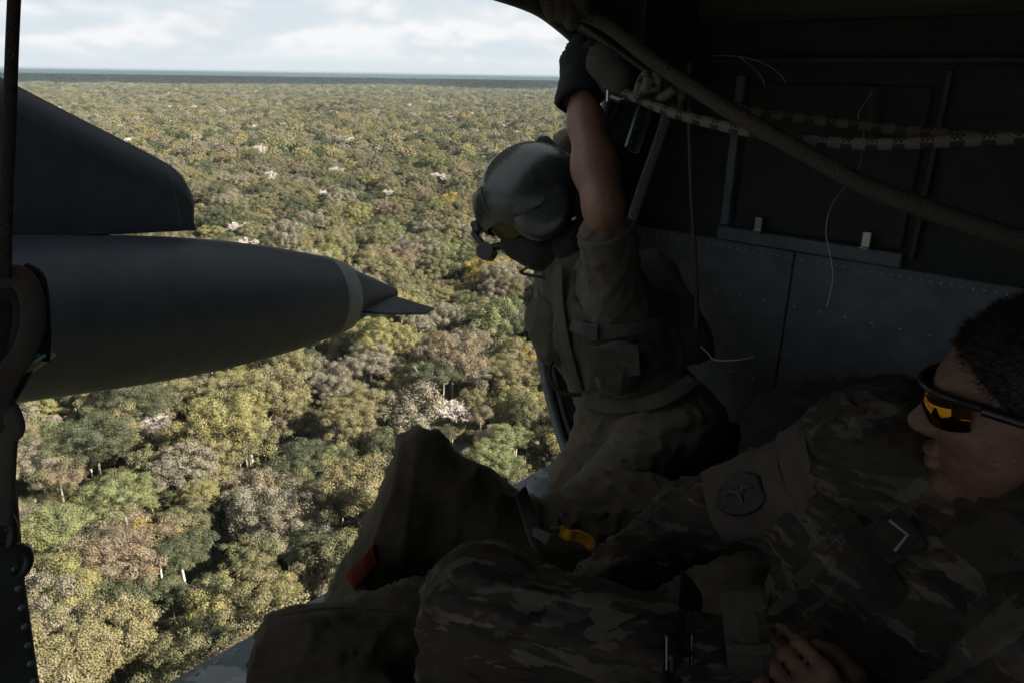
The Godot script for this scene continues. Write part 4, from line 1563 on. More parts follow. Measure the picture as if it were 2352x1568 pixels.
	for sg in [-1.0, 1.0]:
		var ear := Shape.new()
		rings = []
		for k in 6:
			var e := PI / 2 * k / 5
			var ring := []
			for j in 20: ring.append(Vector3(sg * (0.085 + 0.026 * pow(sin(e), 0.8)), -0.060 + cos(TAU * j / 20) * 0.095 * cos(e * 0.96), 0.022 + sin(TAU * j / 20) * 0.088 * cos(e * 0.96)))
			rings.append(ring)
		loft(ear, rings)
		part("ear_cup", ear.mesh(), hm, me, hc, hb2)
		if sg * hb2.x.dot(cz) < 0: continue
		var slot := Shape.new()
		var sp := []
		for k in 8:
			var e := lerpf(0.30, -0.28, k / 7.0)
			var a: float = sg * 0.80
			sp.append(Vector3(sin(a) * cos(e) * 0.134, sin(e) * 0.150, -cos(a) * cos(e) * 0.170))
		tube(slot, sp, 0.0045, 6)
		part("visor_track", slot.mesh(), black_metal, me, hc, hb2)
	var mount := Shape.new()
	box(mount, Vector3(0, -0.035, -0.178), Vector3(0.05, 0.034, 0.024), 0.005)
	box(mount, Vector3(0, -0.068, -0.184), Vector3(0.036, 0.050, 0.018), 0.004, Basis(Vector3.RIGHT, -0.35))
	tube(mount, [Vector3(-0.028, -0.112, -0.172), Vector3(0.028, -0.112, -0.172)], 0.025, 14)
	tube(mount, [Vector3(0, -0.105, -0.16), Vector3(0, -0.112, -0.105)], 0.012, 10)
	part("goggle_mount", mount.mesh(), black_metal, me, hc, hb2)
	fl = Field.new(at(1180, 560, 2.0) - Vector3.ONE * 0.22, at(1180, 560, 2.0) + Vector3.ONE * 0.30, 0.008)
	fl.cap(head + fwd * 0.075 - up * 0.108, head + fwd * 0.02 - up * 0.145, 0.052, 0.055)
	fl.cap(head + fwd * 0.02 - up * 0.145, neck, 0.06, 0.068)
	part("chin_guard", fl.mesh(o), black_cloth, me)
	fl = field_for([[head - fwd * 0.075 + up * 0.128, head - fwd * 0.135 - up * 0.04, 0.026, 0.045], [head - fwd * 0.135 - up * 0.04, head - fwd * 0.06 - up * 0.16, 0.045, 0.06], [head - fwd * 0.06 - up * 0.16, neck, 0.06, 0.065]], 0.008)
	part("nape_cover", fl.mesh(o, fold_noise(16.0, 5), 0.003), black_cloth, me)
	var boot := field_for([[foot, foot + cx * 0.06 - cy * 0.02, 0.06, 0.055], [foot + cx * 0.06 - cy * 0.02, foot + cx * 0.03 - Vector3.UP * 0.08 + cz * 0.05, 0.05, 0.04]], 0.010)
	part("boot", boot.mesh(o), mat(lin(0.012, 0.012, 0.012), 0.35), me)

func make_recliner():
	var o := at(1330, 1300, 1.7)
	var me := base("person", o, "reclining person in olive trousers with one knee raised by the sill", "person", "crew and soldiers in the cabin")
	var cx := cam.basis.x
	var cz := cam.basis.z
	var hip := at(1275, 1285, 1.63)
	var hip2 := at(1180, 1400, 1.50)
	var knee := at(966, 1040, 1.42)
	var ank := at(815, 1400, 1.60)
	var knee2 := at(700, 1512, 1.26)
	var ank2 := at(900, 1720, 1.16)
	var waist := at(1420, 1215, 1.74)
	var chest := at(1640, 1275, 1.62)
	var sh := at(1760, 1240, 1.62)
	var sh2 := at(1720, 1390, 1.42)
	var head := at(2010, 1420, 1.42)
	# skin: head, neck and hands folded low behind the soldier
	var bones := [[head, head + cx * 0.03, 0.085, 0.09], [head, (sh + sh2) / 2, 0.05, 0.06], [(sh + sh2) / 2, chest, 0.06, 0.08], [chest, waist, 0.08, 0.07]]
	part("body", field_for(bones, 0.011).mesh(o), skin, me)
	bones = [[hip, knee, 0.092, 0.043, 0.03], [knee, ank, 0.045, 0.052, 0.03], [knee.lerp(ank, 0.35) + cx * 0.03, ank, 0.05, 0.07, 0.05], [hip2, knee2, 0.105, 0.083, 0.05], [knee2, ank2, 0.083, 0.06, 0.04], [hip, hip2, 0.12, 0.12, 0.06], [(hip + hip2) / 2, waist, 0.13, 0.12, 0.06], [hip, waist, 0.105, 0.125, 0.06],
		[waist, chest, 0.125, 0.135, 0.06], [chest, sh, 0.12, 0.09, 0.06], [chest, sh2, 0.12, 0.09, 0.06], [sh, at(1620, 1200, 1.75), 0.07, 0.06, 0.04], [at(1620, 1200, 1.75), at(1480, 1230, 1.68), 0.055, 0.045, 0.04],
		[at(1090, 1170, 1.53), at(930, 1350, 1.60), 0.06, 0.07, 0.05], [at(1150, 1250, 1.58), at(1010, 1370, 1.60), 0.08, 0.08, 0.05]]
	var fl := field_for(bones, 0.011)
	var brown := cloth(Vector3(0.052, 0.045, 0.033), Vector3(0.070, 0.060, 0.044), 63)
	part("overalls", fl.mesh(o, fold_noise(12.0, 9), 0.0085, (ank - knee) + cx * 0.10, 10.0), brown, me)
	part("side_seam", draped(fl, [[650, 1420], [720, 1408], [800, 1404], [880, 1408], [950, 1412]], 0.003, 0.008, o, 0.8), brown, me)
	# red tag on the shin, harness strap and yellow tab at the hip
	var red := cloth(Vector3(0.095, 0.016, 0.011), Vector3(0.125, 0.022, 0.014), 65)
	var tagm := Shape.new()
	var rr := []
	for k in 7:
		var t := k / 6.0
		var p0 := on_skin(fl, lerpf(866, 806, t), lerpf(1246, 1318, t), 0.010)
		var p1 := on_skin(fl, lerpf(872, 824, t), lerpf(1284, 1346, t), 0.010)
		var n0 := skin_normal(fl, p0) * 0.005
		rr.append([p0 + n0 - o, p1 + n0 - o, p1 - n0 - o, p0 - n0 - o])
	loft(tagm, rr)
	part("red_tag", tagm.mesh(), red, me)
	part("leg_strap", draped(fl, [[1186, 1130], [1200, 1165], [1216, 1205], [1232, 1245], [1244, 1262]], 0.019, 0.010, o, 0.16), webbing, me)
	var se := on_skin(fl, 1236, 1238, 0.016)
	part("strap_end", tube_mesh([se - cx * 0.014 + cam.basis.y * 0.004 - o, se - o, se + cx * 0.016 - cam.basis.y * 0.008 - o], 0.013, 8, 0.5, cz), cloth(Vector3(0.16, 0.15, 0.135), Vector3(0.20, 0.19, 0.175), 66), me)
	var tab := Shape.new()
	var yp := []
	for q in [[1278, 1222], [1286, 1236], [1300, 1240], [1312, 1240], [1328, 1244], [1344, 1254], [1342, 1268]]: yp.append(on_skin(fl, q[0], q[1], 0.020))
	tube(tab, rel(smooth_path(yp, 3), o), [0.008, 0.010, 0.011, 0.012, 0.012, 0.012, 0.010, 0.011, 0.012, 0.013, 0.013, 0.012, 0.012, 0.013, 0.013, 0.013, 0.012, 0.010, 0.008], 8, 0.3, cz)
	part("yellow_tab", tab.mesh(), cloth(Vector3(0.40, 0.19, 0.012), Vector3(0.46, 0.23, 0.02), 67), me)
	part("buckle", tube_mesh(rel([on_skin(fl, 1256, 1226, 0.016), on_skin(fl, 1276, 1228, 0.018)], o), 0.007, 8), steel, me)

func make_soldier():
	var o := at(2050, 1900, 0.95)
	var me := base("person", o, "seated soldier in dark camouflage with yellow-lensed sunglasses, facing the door", "person", "crew and soldiers in the cabin")
	var cx := cam.basis.x
	var cy := cam.basis.y
	var cz := cam.basis.z
	# ---- head: looks towards the door, a little down and away from the eye
	var hd := at(2383, 960, 0.78)
	var fwd := Vector3(-0.84, -0.10, -0.54).normalized()
	var up := Vector3(-0.02, 1.0, 0.0)
	up = (up - fwd * up.dot(fwd)).normalized()
	var side := fwd.cross(up).normalized()                     # his right
	var hb := Basis(side, up, -fwd)
	var P := func(f: float, u: float, s: float) -> Vector3: return hd + fwd * f + up * u + side * s
	var fl := Field.new(hd - Vector3.ONE * 0.19, hd + Vector3.ONE * 0.19, 0.0042)
	fl.ball(P.call(-0.012, 0.035, 0), Vector3(0.074, 0.088, 0.098), hb, 0.02)          # skull
	fl.ball(P.call(0.030, 0.000, 0), Vector3(0.062, 0.085, 0.062), hb, 0.03)           # face
	fl.ball(P.call(0.022, -0.052, 0), Vector3(0.058, 0.052, 0.058), hb, 0.03)          # jaw
	fl.cap(P.call(-0.035, -0.055, 0.045), P.call(0.055, -0.098, 0.018), 0.022, 0.018, 0.02)
	fl.cap(P.call(-0.035, -0.055, -0.045), P.call(0.055, -0.098, -0.018), 0.022, 0.018, 0.02)
	fl.ball(P.call(0.078, -0.096, 0), Vector3(0.021, 0.016, 0.015), hb, 0.015)         # chin
	fl.cap(P.call(0.080, 0.034, 0.028), P.call(0.080, 0.034, -0.028), 0.013, 0.013, 0.02)   # brow
	fl.cap(P.call(0.086, 0.022, 0), P.call(0.106, -0.018, 0), 0.009, 0.0125, 0.010)    # nose
	fl.ball(P.call(0.108, -0.022, 0), Vector3(0.0135, 0.0115, 0.0125), hb, 0.008)
	for s in [-1.0, 1.0]:
		fl.ball(P.call(0.096, -0.026, s * 0.012), Vector3(0.0085, 0.0085, 0.0105), hb, 0.006)
		fl.ball(P.call(0.058, -0.012, s * 0.042), Vector3(0.02, 0.018, 0.025), hb, 0.02)   # cheekbones
		fl.ball(P.call(-0.012, -0.002, s * 0.078), Vector3(0.009, 0.031, 0.019), hb.rotated(side, 0.2), 0.008)   # ears
		fl.cut(P.call(0.098, 0.012, s * 0.032), Vector3(0.014, 0.010, 0.018), hb, 0.012)   # eye sockets
	fl.ball(P.call(0.090, -0.053, 0), Vector3(0.022, 0.0075, 0.013), hb, 0.006)        # upper lip
	fl.ball(P.call(0.088, -0.068, 0), Vector3(0.019, 0.0085, 0.013), hb, 0.006)        # lower lip
	fl.cut(P.call(0.106, -0.0605, 0), Vector3(0.026, 0.0022, 0.012), hb, 0.003)
	fl.cap(P.call(-0.035, -0.06, 0), P.call(-0.055, -0.16, 0), 0.055, 0.06, 0.03)      # neck
	part("body", fl.mesh(o), skin, me)
	# hair: short and dark, built from many small tufts over a cap
	var hair_mat := mat(lin(0.010, 0.009, 0.008), 0.6)
	var cap := Field.new(hd - Vector3.ONE * 0.17, hd + Vector3.ONE * 0.17, 0.0055)
	cap.ball(P.call(-0.018, 0.044, 0), Vector3(0.081, 0.092, 0.103), hb, 0.02)
	cap.cut(P.call(0.095, -0.035, 0), Vector3(0.11, 0.100, 0.085), hb, 0.01)
	cap.cut(P.call(-0.005, -0.075, 0), Vector3(0.12, 0.085, 0.075), hb, 0.01)
	var hair := part("hair", cap.mesh(o), hair_mat, me)
	var tufts := Shape.new()
	var r := RandomNumberGenerator.new()
	r.seed = 8
	for i in 16000:
		var d := Vector3(r.randfn(), r.randfn(), r.randfn()).normalized()
		if d.y < -0.15 and d.z < 0.3 or d.y < -0.5: continue
		var p: Vector3 = P.call(-0.018, 0.044, 0) + hb * (d * Vector3(0.080, 0.091, 0.102))
		if cap_hidden(p, P): continue
		var q := p + hb * ((d + Vector3(r.randfn(), r.randfn() + 0.3, r.randfn()) * 0.45).normalized() * r.randf_range(0.005, 0.014))
		twig_blade(tufts, p - o, q - o, 0.0004, r)
	part("tufts", tufts.mesh(), hair_mat, hair)
	# sunglasses: wrapped frame, two lenses, temples
	var frame := Shape.new()
	var rim := []
	for k in 17:
		var a := lerpf(-1.22, 1.22, k / 16.0)
		rim.append(P.call(0.018 + 0.092 * cos(a), 0.032, 0.078 * sin(a)) - o)
	tube(frame, rim, 0.0048, 8)
	for s in [-1.0, 1.0]:
		tube(frame, rel([P.call(0.050, 0.030, s * 0.073), P.call(0.0, 0.020, s * 0.080), P.call(-0.045, 0.006, s * 0.078)], o), [0.0065, 0.005, 0.004], 8)
	part("sunglasses_frame", frame.mesh(), mat(lin(0.012, 0.012, 0.012), 0.3), me)
	var glass := mat(lin(0.42, 0.20, 0.015), 0.04, 1.0)
	for s in [-1.0, 1.0]:
		var ls := Shape.new()
		var rings := []
		for k in 9:
			var a: float = s * lerpf(0.10, 1.10, k / 8.0)
			var h := 0.038 * (0.55 + 0.45 * sin(PI * (k + 1.5) / 11.0))
			var ring := []
			for j in 6:
				var t := j / 5.0
				ring.append(P.call(0.016 + (0.091 + 0.004 * sin(t * PI)) * cos(a), 0.030 - h * t, (0.077 + 0.003 * sin(t * PI)) * sin(a)) - o)
			rings.append(ring)
		loft(ls, rings, false, false)
		part("lens", ls.mesh(), glass, me)
	# ---- clothes
	var shR := at(2010, 1062, 0.97)
	var shL := at(2520, 1270, 0.74)
	var elb := at(1600, 1190, 1.13)
	var wr := at(1375, 1345, 1.10)
	var neckb := at(2330, 1215, 0.88)
	var chest := at(2170, 1420, 0.93)
	var belly := at(2060, 1720, 0.96)
	var hipR := at(1790, 1700, 0.86)
	var knR := at(1112, 1395, 0.95)
	var anR := at(1050, 1900, 0.88)
	var hipL := at(2300, 1950, 0.72)
	var knL := at(1500, 2050, 0.60)
	var bones := [[shR, shR.lerp(elb, 0.5), 0.074, 0.064, 0.04], [shR.lerp(elb, 0.5), elb, 0.064, 0.056, 0.03], [elb, wr, 0.055, 0.042, 0.03], [shR, neckb, 0.07, 0.075, 0.06], [neckb, shL, 0.075, 0.08, 0.06], [shR, chest, 0.085, 0.13, 0.06], [shL, chest, 0.09, 0.13, 0.06], [chest, belly, 0.145, 0.15, 0.06], [chest, at(2360, 1560, 0.82), 0.13, 0.13, 0.06],
		[at(1960, 1300, 0.97), at(1900, 1560, 0.95), 0.09, 0.10, 0.06], [belly, hipR, 0.13, 0.11, 0.06], [hipR, hipL, 0.11, 0.12, 0.06]]
	fl = field_for(bones, 0.0095)
	var jacket := fl
	part("jacket", fl.mesh(o, fold_noise(20.0, 12), 0.0065, (cx * 0.5 - cy * 0.8), 7.0), camo, me)
	bones = [[hipR, knR, 0.105, 0.076, 0.05], [knR, anR, 0.078, 0.065, 0.03], [hipL, knL, 0.105, 0.08, 0.05], [hipR, hipL, 0.11, 0.11, 0.06]]
	fl = field_for(bones, 0.0095)
	var trousers := fl
	part("trousers", fl.mesh(o, fold_noise(15.0, 15), 0.007, (hipR - knR) + cy * 0.15, 7.0), camo, me)
	# collar and scarf
	fl = field_for([[at(2235, 1195, 0.86), at(2420, 1205, 0.80), 0.03, 0.035], [at(2235, 1195, 0.86), at(2190, 1260, 0.88), 0.028, 0.022]], 0.008)
	part("collar", fl.mesh(o, fold_noise(20.0, 2), 0.004), cloth(Vector3(0.018, 0.022, 0.028), Vector3(0.028, 0.033, 0.040), 68), me)
	# sleeve: hook-and-loop field with an oval badge, and a band above it
	var felt := cloth(Vector3(0.085, 0.068, 0.060), Vector3(0.112, 0.092, 0.083), 69)
	var ax := (elb - shR).normalized()
	lay_patch(me, "sleeve_patch", felt, shR.lerp(elb, 0.34), shR.lerp(elb, 0.78), 0.0825, 0.0755, ax, cz * 0.9 + cy * 0.42, 0.78, o)
	lay_patch(me, "sleeve_band", felt, shR.lerp(elb, 0.17), shR.lerp(elb, 0.33), 0.094, 0.088, ax, cz * 0.9 + cy * 0.42, 0.85, o)
	var bdir := (cz * 0.9 + cy * 0.42).normalized()
	bdir = (bdir - ax * bdir.dot(ax)).normalized()
	var bt := Basis(-ax, -ax.cross(bdir).normalized() * signf(ax.cross(bdir).dot(-cy)), bdir)
	var oval := []
	for k in 24: oval.append(Vector2(minf(cos(TAU * k / 24) * 0.040, 0.034), sin(TAU * k / 24) * 0.029))
	var bc := shR.lerp(elb, 0.57) + bdir * 0.0765 - o
	var badge := part("badge", slab(oval, 0.014, 0.004), mat(lin(0.020, 0.018, 0.016), 0.45), me, bc, bt)
	var eagle := Shape.new()
	for sg in [-1.0, 1.0]:                                      # spread wings, body and tail, lettering strokes round the edge
		tube(eagle, [Vector3(0.0, 0.0, 0.008), Vector3(sg * 0.010, 0.007, 0.009), Vector3(sg * 0.019, 0.005, 0.008), Vector3(sg * 0.024, -0.003, 0.0075)], [0.004, 0.0042, 0.003, 0.0012], 6)
	tube(eagle, [Vector3(0, 0.010, 0.008), Vector3(0, 0.0, 0.010), Vector3(0, -0.013, 0.008)], [0.002, 0.0045, 0.0025], 6)
	for k in 11: box(eagle, Vector3(cos(2.0 + 0.21 * k) * 0.034, sin(2.0 + 0.21 * k) * 0.0235, 0.0072), Vector3(0.0035, 0.0050, 0.0016), 0.0005, Basis(Vector3.BACK, 2.0 + 0.21 * k - PI / 2))
	box(eagle, Vector3(0.029, 0, 0.0072), Vector3(0.0015, 0.040, 0.0016), 0.0005)
	part("emblem", eagle.mesh(), mat(lin(0.05, 0.045, 0.04), 0.5), badge)
	# name tape and rank patch on the chest
	var nt := on_skin(jacket, 2014, 1282, 0.014)
	var tz := (skin_normal(jacket, nt) + cz * 0.5).normalized()
	var tb := facing(tz, at(2082, 1375, 0.9) - at(1945, 1190, 0.9))
	var rp := on_skin(jacket, 2066, 1238, 0.014)
	var tape := part("name_tape", box_mesh(Vector3(0.118, 0.027, 0.006), 0.002), cloth(Vector3(0.030, 0.034, 0.024), Vector3(0.038, 0.042, 0.030), 70), me, nt - o, tb)
	var tm := TextMesh.new()
	tm.text = "MIRANDA"
	var font := SystemFont.new()
	font.font_names = PackedStringArray(["Droid Sans"])
	tm.font = font
	tm.font_size = 32
	tm.pixel_size = 0.00056
	tm.depth = 0.0014
	part("lettering", tm, mat(lin(0.008, 0.008, 0.007), 0.8), tape, Vector3(0.002, 0.0, 0.0034))
	var patch := part("rank_patch", slab([Vector2(-0.024, -0.024), Vector2(0.024, -0.024), Vector2(0.024, 0.024), Vector2(-0.024, 0.024)], 0.007, 0.002), cloth(Vector3(0.034, 0.036, 0.028), Vector3(0.042, 0.044, 0.034), 71), me, rp - o, facing((skin_normal(jacket, rp) + cz * 0.5).normalized(), tb.x))
	var chev := Shape.new()
	tube(chev, [Vector3(-0.017, -0.002, 0.0045), Vector3(0.0, 0.014, 0.0045), Vector3(0.017, -0.002, 0.0045)], 0.0019, 6, 0.5, Vector3.BACK)
	part("chevron", chev.mesh(), mat(lin(0.30, 0.30, 0.29), 0.7), patch, Vector3.ZERO, Basis(Vector3.BACK, -0.45))
	var hexa := Shape.new()
	var hp := []
	for k in 7: hp.append(Vector3(cos(TAU * k / 6) * 0.0235, sin(TAU * k / 6) * 0.0235, 0.004))
	tube(hexa, hp, 0.0012, 5)
	part("hexagon", hexa.mesh(), mat(lin(0.012, 0.012, 0.011), 0.7), patch)
	# hands: the right rests behind the knee, the left on his thigh
	var f0 := (wr - elb).normalized()
	var hbones := hand_bones(wr, (f0 - cy * 0.4).normalized(), cz, (-cy - cx * 0.2).normalized(), 1.0, 0.5)
	fl = field_for(hbones, 0.0045, 0.02)
	part("hand", fl.mesh(o), skin, me)
	var w2 := at(1960, 1745, 0.745)
	var f2 := (at(1845, 1580, 0.765) - w2).normalized()
	hbones = hand_bones(w2, f2, (f2.cross(cz)).normalized(), (-cz * 0.95 - cy * 0.3).normalized(), 0.95, 1.1)
	hbones.append([at(2060, 1800, 0.74), w2, 0.036, 0.029, 0.02])
	fl = field_for(hbones, 0.0045, 0.02)
	part("hand", fl.mesh(o), skin, me)
	fl = field_for([[at(2420, 1480, 0.70), at(2230, 1760, 0.68), 0.07, 0.055], [at(2230, 1760, 0.68), at(2000, 1700, 0.72), 0.055, 0.046]], 0.010)
	part("sleeve", fl.mesh(o, fold_noise(15.0, 21), 0.006, cx, 3.0), camo, me)
	# webbing: holster strap by the hip, with a bright metal buckle on a dark belt
	var pz := (cz * 0.9 + cy * 0.35 - cx * 0.1).normalized()
	var px := (cx * 0.95 - cy * 0.25).normalized()
	px = (px - pz * px.dot(pz)).normalized()
	var pouch := Shape.new()
	box(pouch, Vector3.ZERO, Vector3(0.046, 0.088, 0.030), 0.013)
	box(pouch, Vector3(0, -0.012, 0.014), Vector3(0.048, 0.012, 0.008), 0.003)
	box(pouch, Vector3(0, 0.038, 0.008), Vector3(0.050, 0.030, 0.022), 0.008)
	box(pouch, Vector3(0.0, 0.03, 0.0165), Vector3(0.044, 0.006, 0.004), 0.001)
	part("pouch", pouch.mesh(), cloth(Vector3(0.056, 0.052, 0.046), Vector3(0.072, 0.066, 0.058), 72), me, at(1715, 1460, 0.80) - o, Basis(px, pz.cross(px), pz).rotated(pz, 0.25))
	part("belt", tube_mesh(rel(smooth_path([at(1590, 1340, 0.98), at(1585, 1420, 0.90), at(1575, 1500, 0.835), at(1560, 1600, 0.80)]), o), 0.024, 8, 0.16, cz), black_cloth, me)
	var buckle := Shape.new()
	for q in [[Vector3(-0.016, 0, 0), Vector3(0.004, 0.036, 0.006)], [Vector3(0.016, 0, 0), Vector3(0.004, 0.036, 0.006)], [Vector3(0, 0.018, 0), Vector3(0.036, 0.004, 0.006)], [Vector3(0, -0.004, 0.002), Vector3(0.030, 0.004, 0.006)]]:
		box(buckle, q[0], q[1], 0.0012)
	box(buckle, Vector3(-0.012, -0.010, 0.004), Vector3(0.006, 0.020, 0.003), 0.001, Basis(Vector3.UP, -0.7))
	part("buckle", buckle.mesh(), mat(lin(0.16, 0.16, 0.165), 0.22, 1.0), me, at(1560, 1495, 0.80) - o, Basis(cx, cy, cz).rotated(cy, 0.35))

func cap_hidden(p: Vector3, P: Callable) -> bool:              # keeps tufts off the face
	var a: Vector3 = P.call(0.095, -0.035, 0)
	return (p - a).length() < 0.108

func lay_patch(me: Node3D, called: String, m: Material, a: Vector3, b: Vector3, ra: float, rb: float, ax: Vector3, towards: Vector3, half: float, o: Vector3):   # a curved patch lying on a sleeve
	var w := (towards - ax * towards.dot(ax)).normalized()
	var u := ax.cross(w)
	var s := Shape.new()
	for lay in 2:
		var rings := []
		for i in 9:
			var t := i / 8.0
			var ring := []
			for j in 13:
				var g := lerpf(-half, half, j / 12.0)
				ring.append(a.lerp(b, t) + (w * cos(g) + u * sin(g)) * (lerpf(ra, rb, t) - lay * 0.010 + 0.0015 * sin(i * 2.1 + j)) - o)
			if lay: ring.reverse()
			rings.append(ring)
		loft(s, rings, false, false)
	part(called, s.mesh(), m, me)

# ------------------------------------------------------------------ ropes, straps and loose lines
func braid(light: Vector3, dark: Vector3, ticks: bool) -> StandardMaterial3D:       # a woven sheath: herringbone strands, with dark tracer marks
	var n := 128
	var im := Image.create(n, n, false, Image.FORMAT_RGB8)
	var hi := Image.create(n, n, false, Image.FORMAT_L8)
	for y in n:
		for x in n:
			var cell := (x / 16 + y / 16) % 2
			var ph := float((x + (y if cell == 0 else n - y)) % 16) / 16.0
			var h := sin(ph * PI)
			var t := light * (1.0 + 0.12 * sin(x * 12.9898 + y * 78.233))
			if ticks and y % 64 < 30 and (x / 16) % 4 != 3 and (x / 8 + y / 6) % 2 == 0: t = dark
			elif ticks and y % 64 < 30 and (x / 32) % 2 == 0: t = dark * 1.4
			im.set_pixel(x, y, lin(t.x, t.y, t.z))
			hi.set_pixel(x, y, Color(h, h, h))
	var m := mat(Color.WHITE, 0.9)
	m.albedo_texture = ImageTexture.create_from_image(im)
	m.heightmap_enabled = true
	m.heightmap_texture = ImageTexture.create_from_image(hi)
	m.heightmap_scale = 0.12
	m.metallic_specular = 0.25
	m.uv1_scale = Vector3(12.7, 11.0, 1)
	return m

func line(called: String, pts: Array, r, m: Material, label: String, category: String, group := "", sides := 10, flat := 1.0, side := Vector3.ZERO, per := 8) -> MeshInstance3D:
	var o: Vector3 = pts[0]
	var o_ := part(called, tube_mesh(rel(smooth_path(pts, per), o), r, sides, flat, side), m, self, o)
	tag(o_, label, category, group)
	return o_

func fuzzy(o: MeshInstance3D, pts: Array, r: float, n: int, m: Material):              # broken fibres that stand off an old rope
	var g := RandomNumberGenerator.new()
	g.seed = n
	var s := Shape.new()
	var path := smooth_path(pts, 8)
	for i in n:
		var k := g.randi_range(0, path.size() - 2)
		var p: Vector3 = path[k].lerp(path[k + 1], g.randf()) - pts[0]
		var d := Vector3(g.randfn(), g.randfn(), g.randfn()).normalized()
		twig_blade(s, p + d * r * 0.9, p + d * r * g.randf_range(1.1, 1.22) + Vector3(g.randfn(), g.randfn(), g.randfn()) * 0.002, 0.0005, g)
	part("fibres", s.mesh(), m, o).set_meta("kind", "stuff")

func make_ropes():
	var cz := cam.basis.z
	var cx := cam.basis.x
	var cy := cam.basis.y
	var pale := braid(Vector3(0.165, 0.148, 0.138), Vector3(0.045, 0.040, 0.038), true)
	var pale2 := braid(Vector3(0.125, 0.100, 0.085), Vector3(0.040, 0.034, 0.030), true)
	var drab := braid(Vector3(0.070, 0.059, 0.052), Vector3(0.03, 0.025, 0.022), false)
	var grey := braid(Vector3(0.085, 0.083, 0.085), Vector3(0.03, 0.03, 0.03), false)
	var thick := [at(1335, 30, 1.74), at(1400, 62, 1.70), at(1500, 140, 1.64), at(1600, 207, 1.56), at(1700, 268, 1.48), at(1850, 352, 1.38), at(2000, 432, 1.28), at(2180, 498, 1.16), at(2420, 580, 1.02)]
	var o := line("thick_rope", thick, 0.0165, drab, "thick frayed drab rope running from the door corner across the cabin", "rope", "ropes rigged in the cabin", 12)
	fuzzy(o, thick, 0.0165, 2600, drab)
	line("braided_rope", [at(1436, 214, 1.72), at(1480, 232, 1.68), at(1550, 260, 1.60), at(1700, 298, 1.50), at(1850, 322, 1.42), at(2000, 331, 1.34), at(2150, 326, 1.27), at(2420, 312, 1.18)], 0.0115, pale, "pale braided rope with dark flecks, the lower of two", "rope", "ropes rigged in the cabin")
	line("braided_rope", [at(1540, 208, 1.70), at(1620, 226, 1.66), at(1720, 252, 1.60), at(1850, 272, 1.54), at(2000, 290, 1.46), at(2150, 306, 1.38), at(2420, 322, 1.26)], 0.0110, pale2, "brownish braided rope with dark flecks, the upper of two", "rope", "ropes rigged in the cabin")
	# the knot that joins them: loops of the same rope wound over one another
	var kn := base("rope_knot", at(1525, 215, 1.67), "chunky knot tied in pale flecked rope beside the door corner", "knot", "knots in the cabin ropes")
	var loops := [[1478, 195, 24, 0.3], [1492, 205, 26, -0.5], [1515, 208, 26, 0.5], [1535, 214, 27, -0.4], [1556, 226, 25, 0.7], [1570, 232, 22, 0.1], [1500, 186, 20, 1.2]]
	for i in loops.size():
		var q: Array = loops[i]
		var pts := []
		var d := 1.655 + 0.012 * (i % 3)
		var c := at(q[0], q[1], d)
		var k := d / FLOCAL
		for j in 15:
			var a := TAU * j / 14
			pts.append(c + (cx * cos(q[3] + 1.0) + cy * sin(q[3] + 1.0)) * cos(a) * q[2] * k * 1.05 + (cz * 0.9 + cx * 0.35) * sin(a) * q[2] * k * 0.75 - kn.position)
		part("loop", tube_mesh(smooth_path(pts, 2), 0.0112, 10), pale, kn)
	# shaggy knot at the top of the thick rope
	var kt := base("rope_knot", at(1300, 30, 1.72), "shaggy brown knot at the top corner of the door", "knot", "knots in the cabin ropes")
	for q in [[1262, -20, 1280, 40, 0.022], [1285, -30, 1300, 48, 0.024], [1312, -20, 1318, 66, 0.021], [1330, -25, 1345, 30, 0.024], [1268, 8, 1345, 5, 0.020], [1270, 34, 1335, 28, 0.018]]:
		part("strand", tube_mesh(rel(smooth_path([at(q[0], q[1], 1.73), at((q[0] + q[2]) / 2 - 8, (q[1] + q[3]) / 2, 1.695), at(q[2], q[3], 1.72)], 6), kt.position), [q[4], q[4], q[4] * 1.05, q[4] * 1.05, q[4] * 1.05, q[4], q[4], q[4], q[4] * 0.98, q[4] * 0.95, q[4] * 0.9, q[4] * 0.8, q[4] * 0.5], 10), drab, kt)
	# ribbed padded bundle under the rim
	var bo := at(1400, 150, 1.84)
	var fl := field_for([[at(1372, 118, 1.84), at(1388, 150, 1.83), 0.036, 0.040], [at(1388, 150, 1.83), at(1425, 195, 1.82), 0.042, 0.036], [at(1425, 195, 1.82), at(1468, 215, 1.84), 0.034, 0.022], [at(1400, 110, 1.87), at(1460, 170, 1.86), 0.03, 0.03]], 0.006)
	var ribs := mat(Color.WHITE, 0.9)
	var im := Image.create(64, 64, false, Image.FORMAT_RGB8)
	for y in 64:
		for x in 64:
			var h := 0.55 + 0.45 * sin(TAU * y / 8.0)
			im.set_pixel(x, y, Color(h, h, h))
	ribs.albedo_color = lin(0.085, 0.075, 0.070)
	ribs.heightmap_enabled = true
	ribs.heightmap_texture = ImageTexture.create_from_image(im)
	ribs.heightmap_scale = 0.25
	tri(ribs, 24.0)
	var bundle := part("padded_bundle", fl.mesh(bo), ribs, self, bo, Basis())
	tag(bundle, "ribbed brown padded bundle tucked under the door rim", "bundle")
	# metal swivel on the lower rope
	var sw := base("swivel", at(1412, 224, 1.73), "small steel swivel joining rope to the door corner", "swivel")
	part("barrel", tube_mesh(rel([at(1402, 220, 1.73), at(1424, 228, 1.73)], sw.position), 0.0095, 12), steel, sw)
	part("eye", tube_mesh(rel([at(1424, 228, 1.73), at(1434, 226, 1.728), at(1438, 216, 1.726), at(1430, 212, 1.728), at(1424, 220, 1.73)], sw.position), 0.003, 8), steel, sw)
	part("bolt", tube_mesh(rel([at(1398, 208, 1.73), at(1397, 234, 1.73)], sw.position), 0.005, 10), steel, sw)
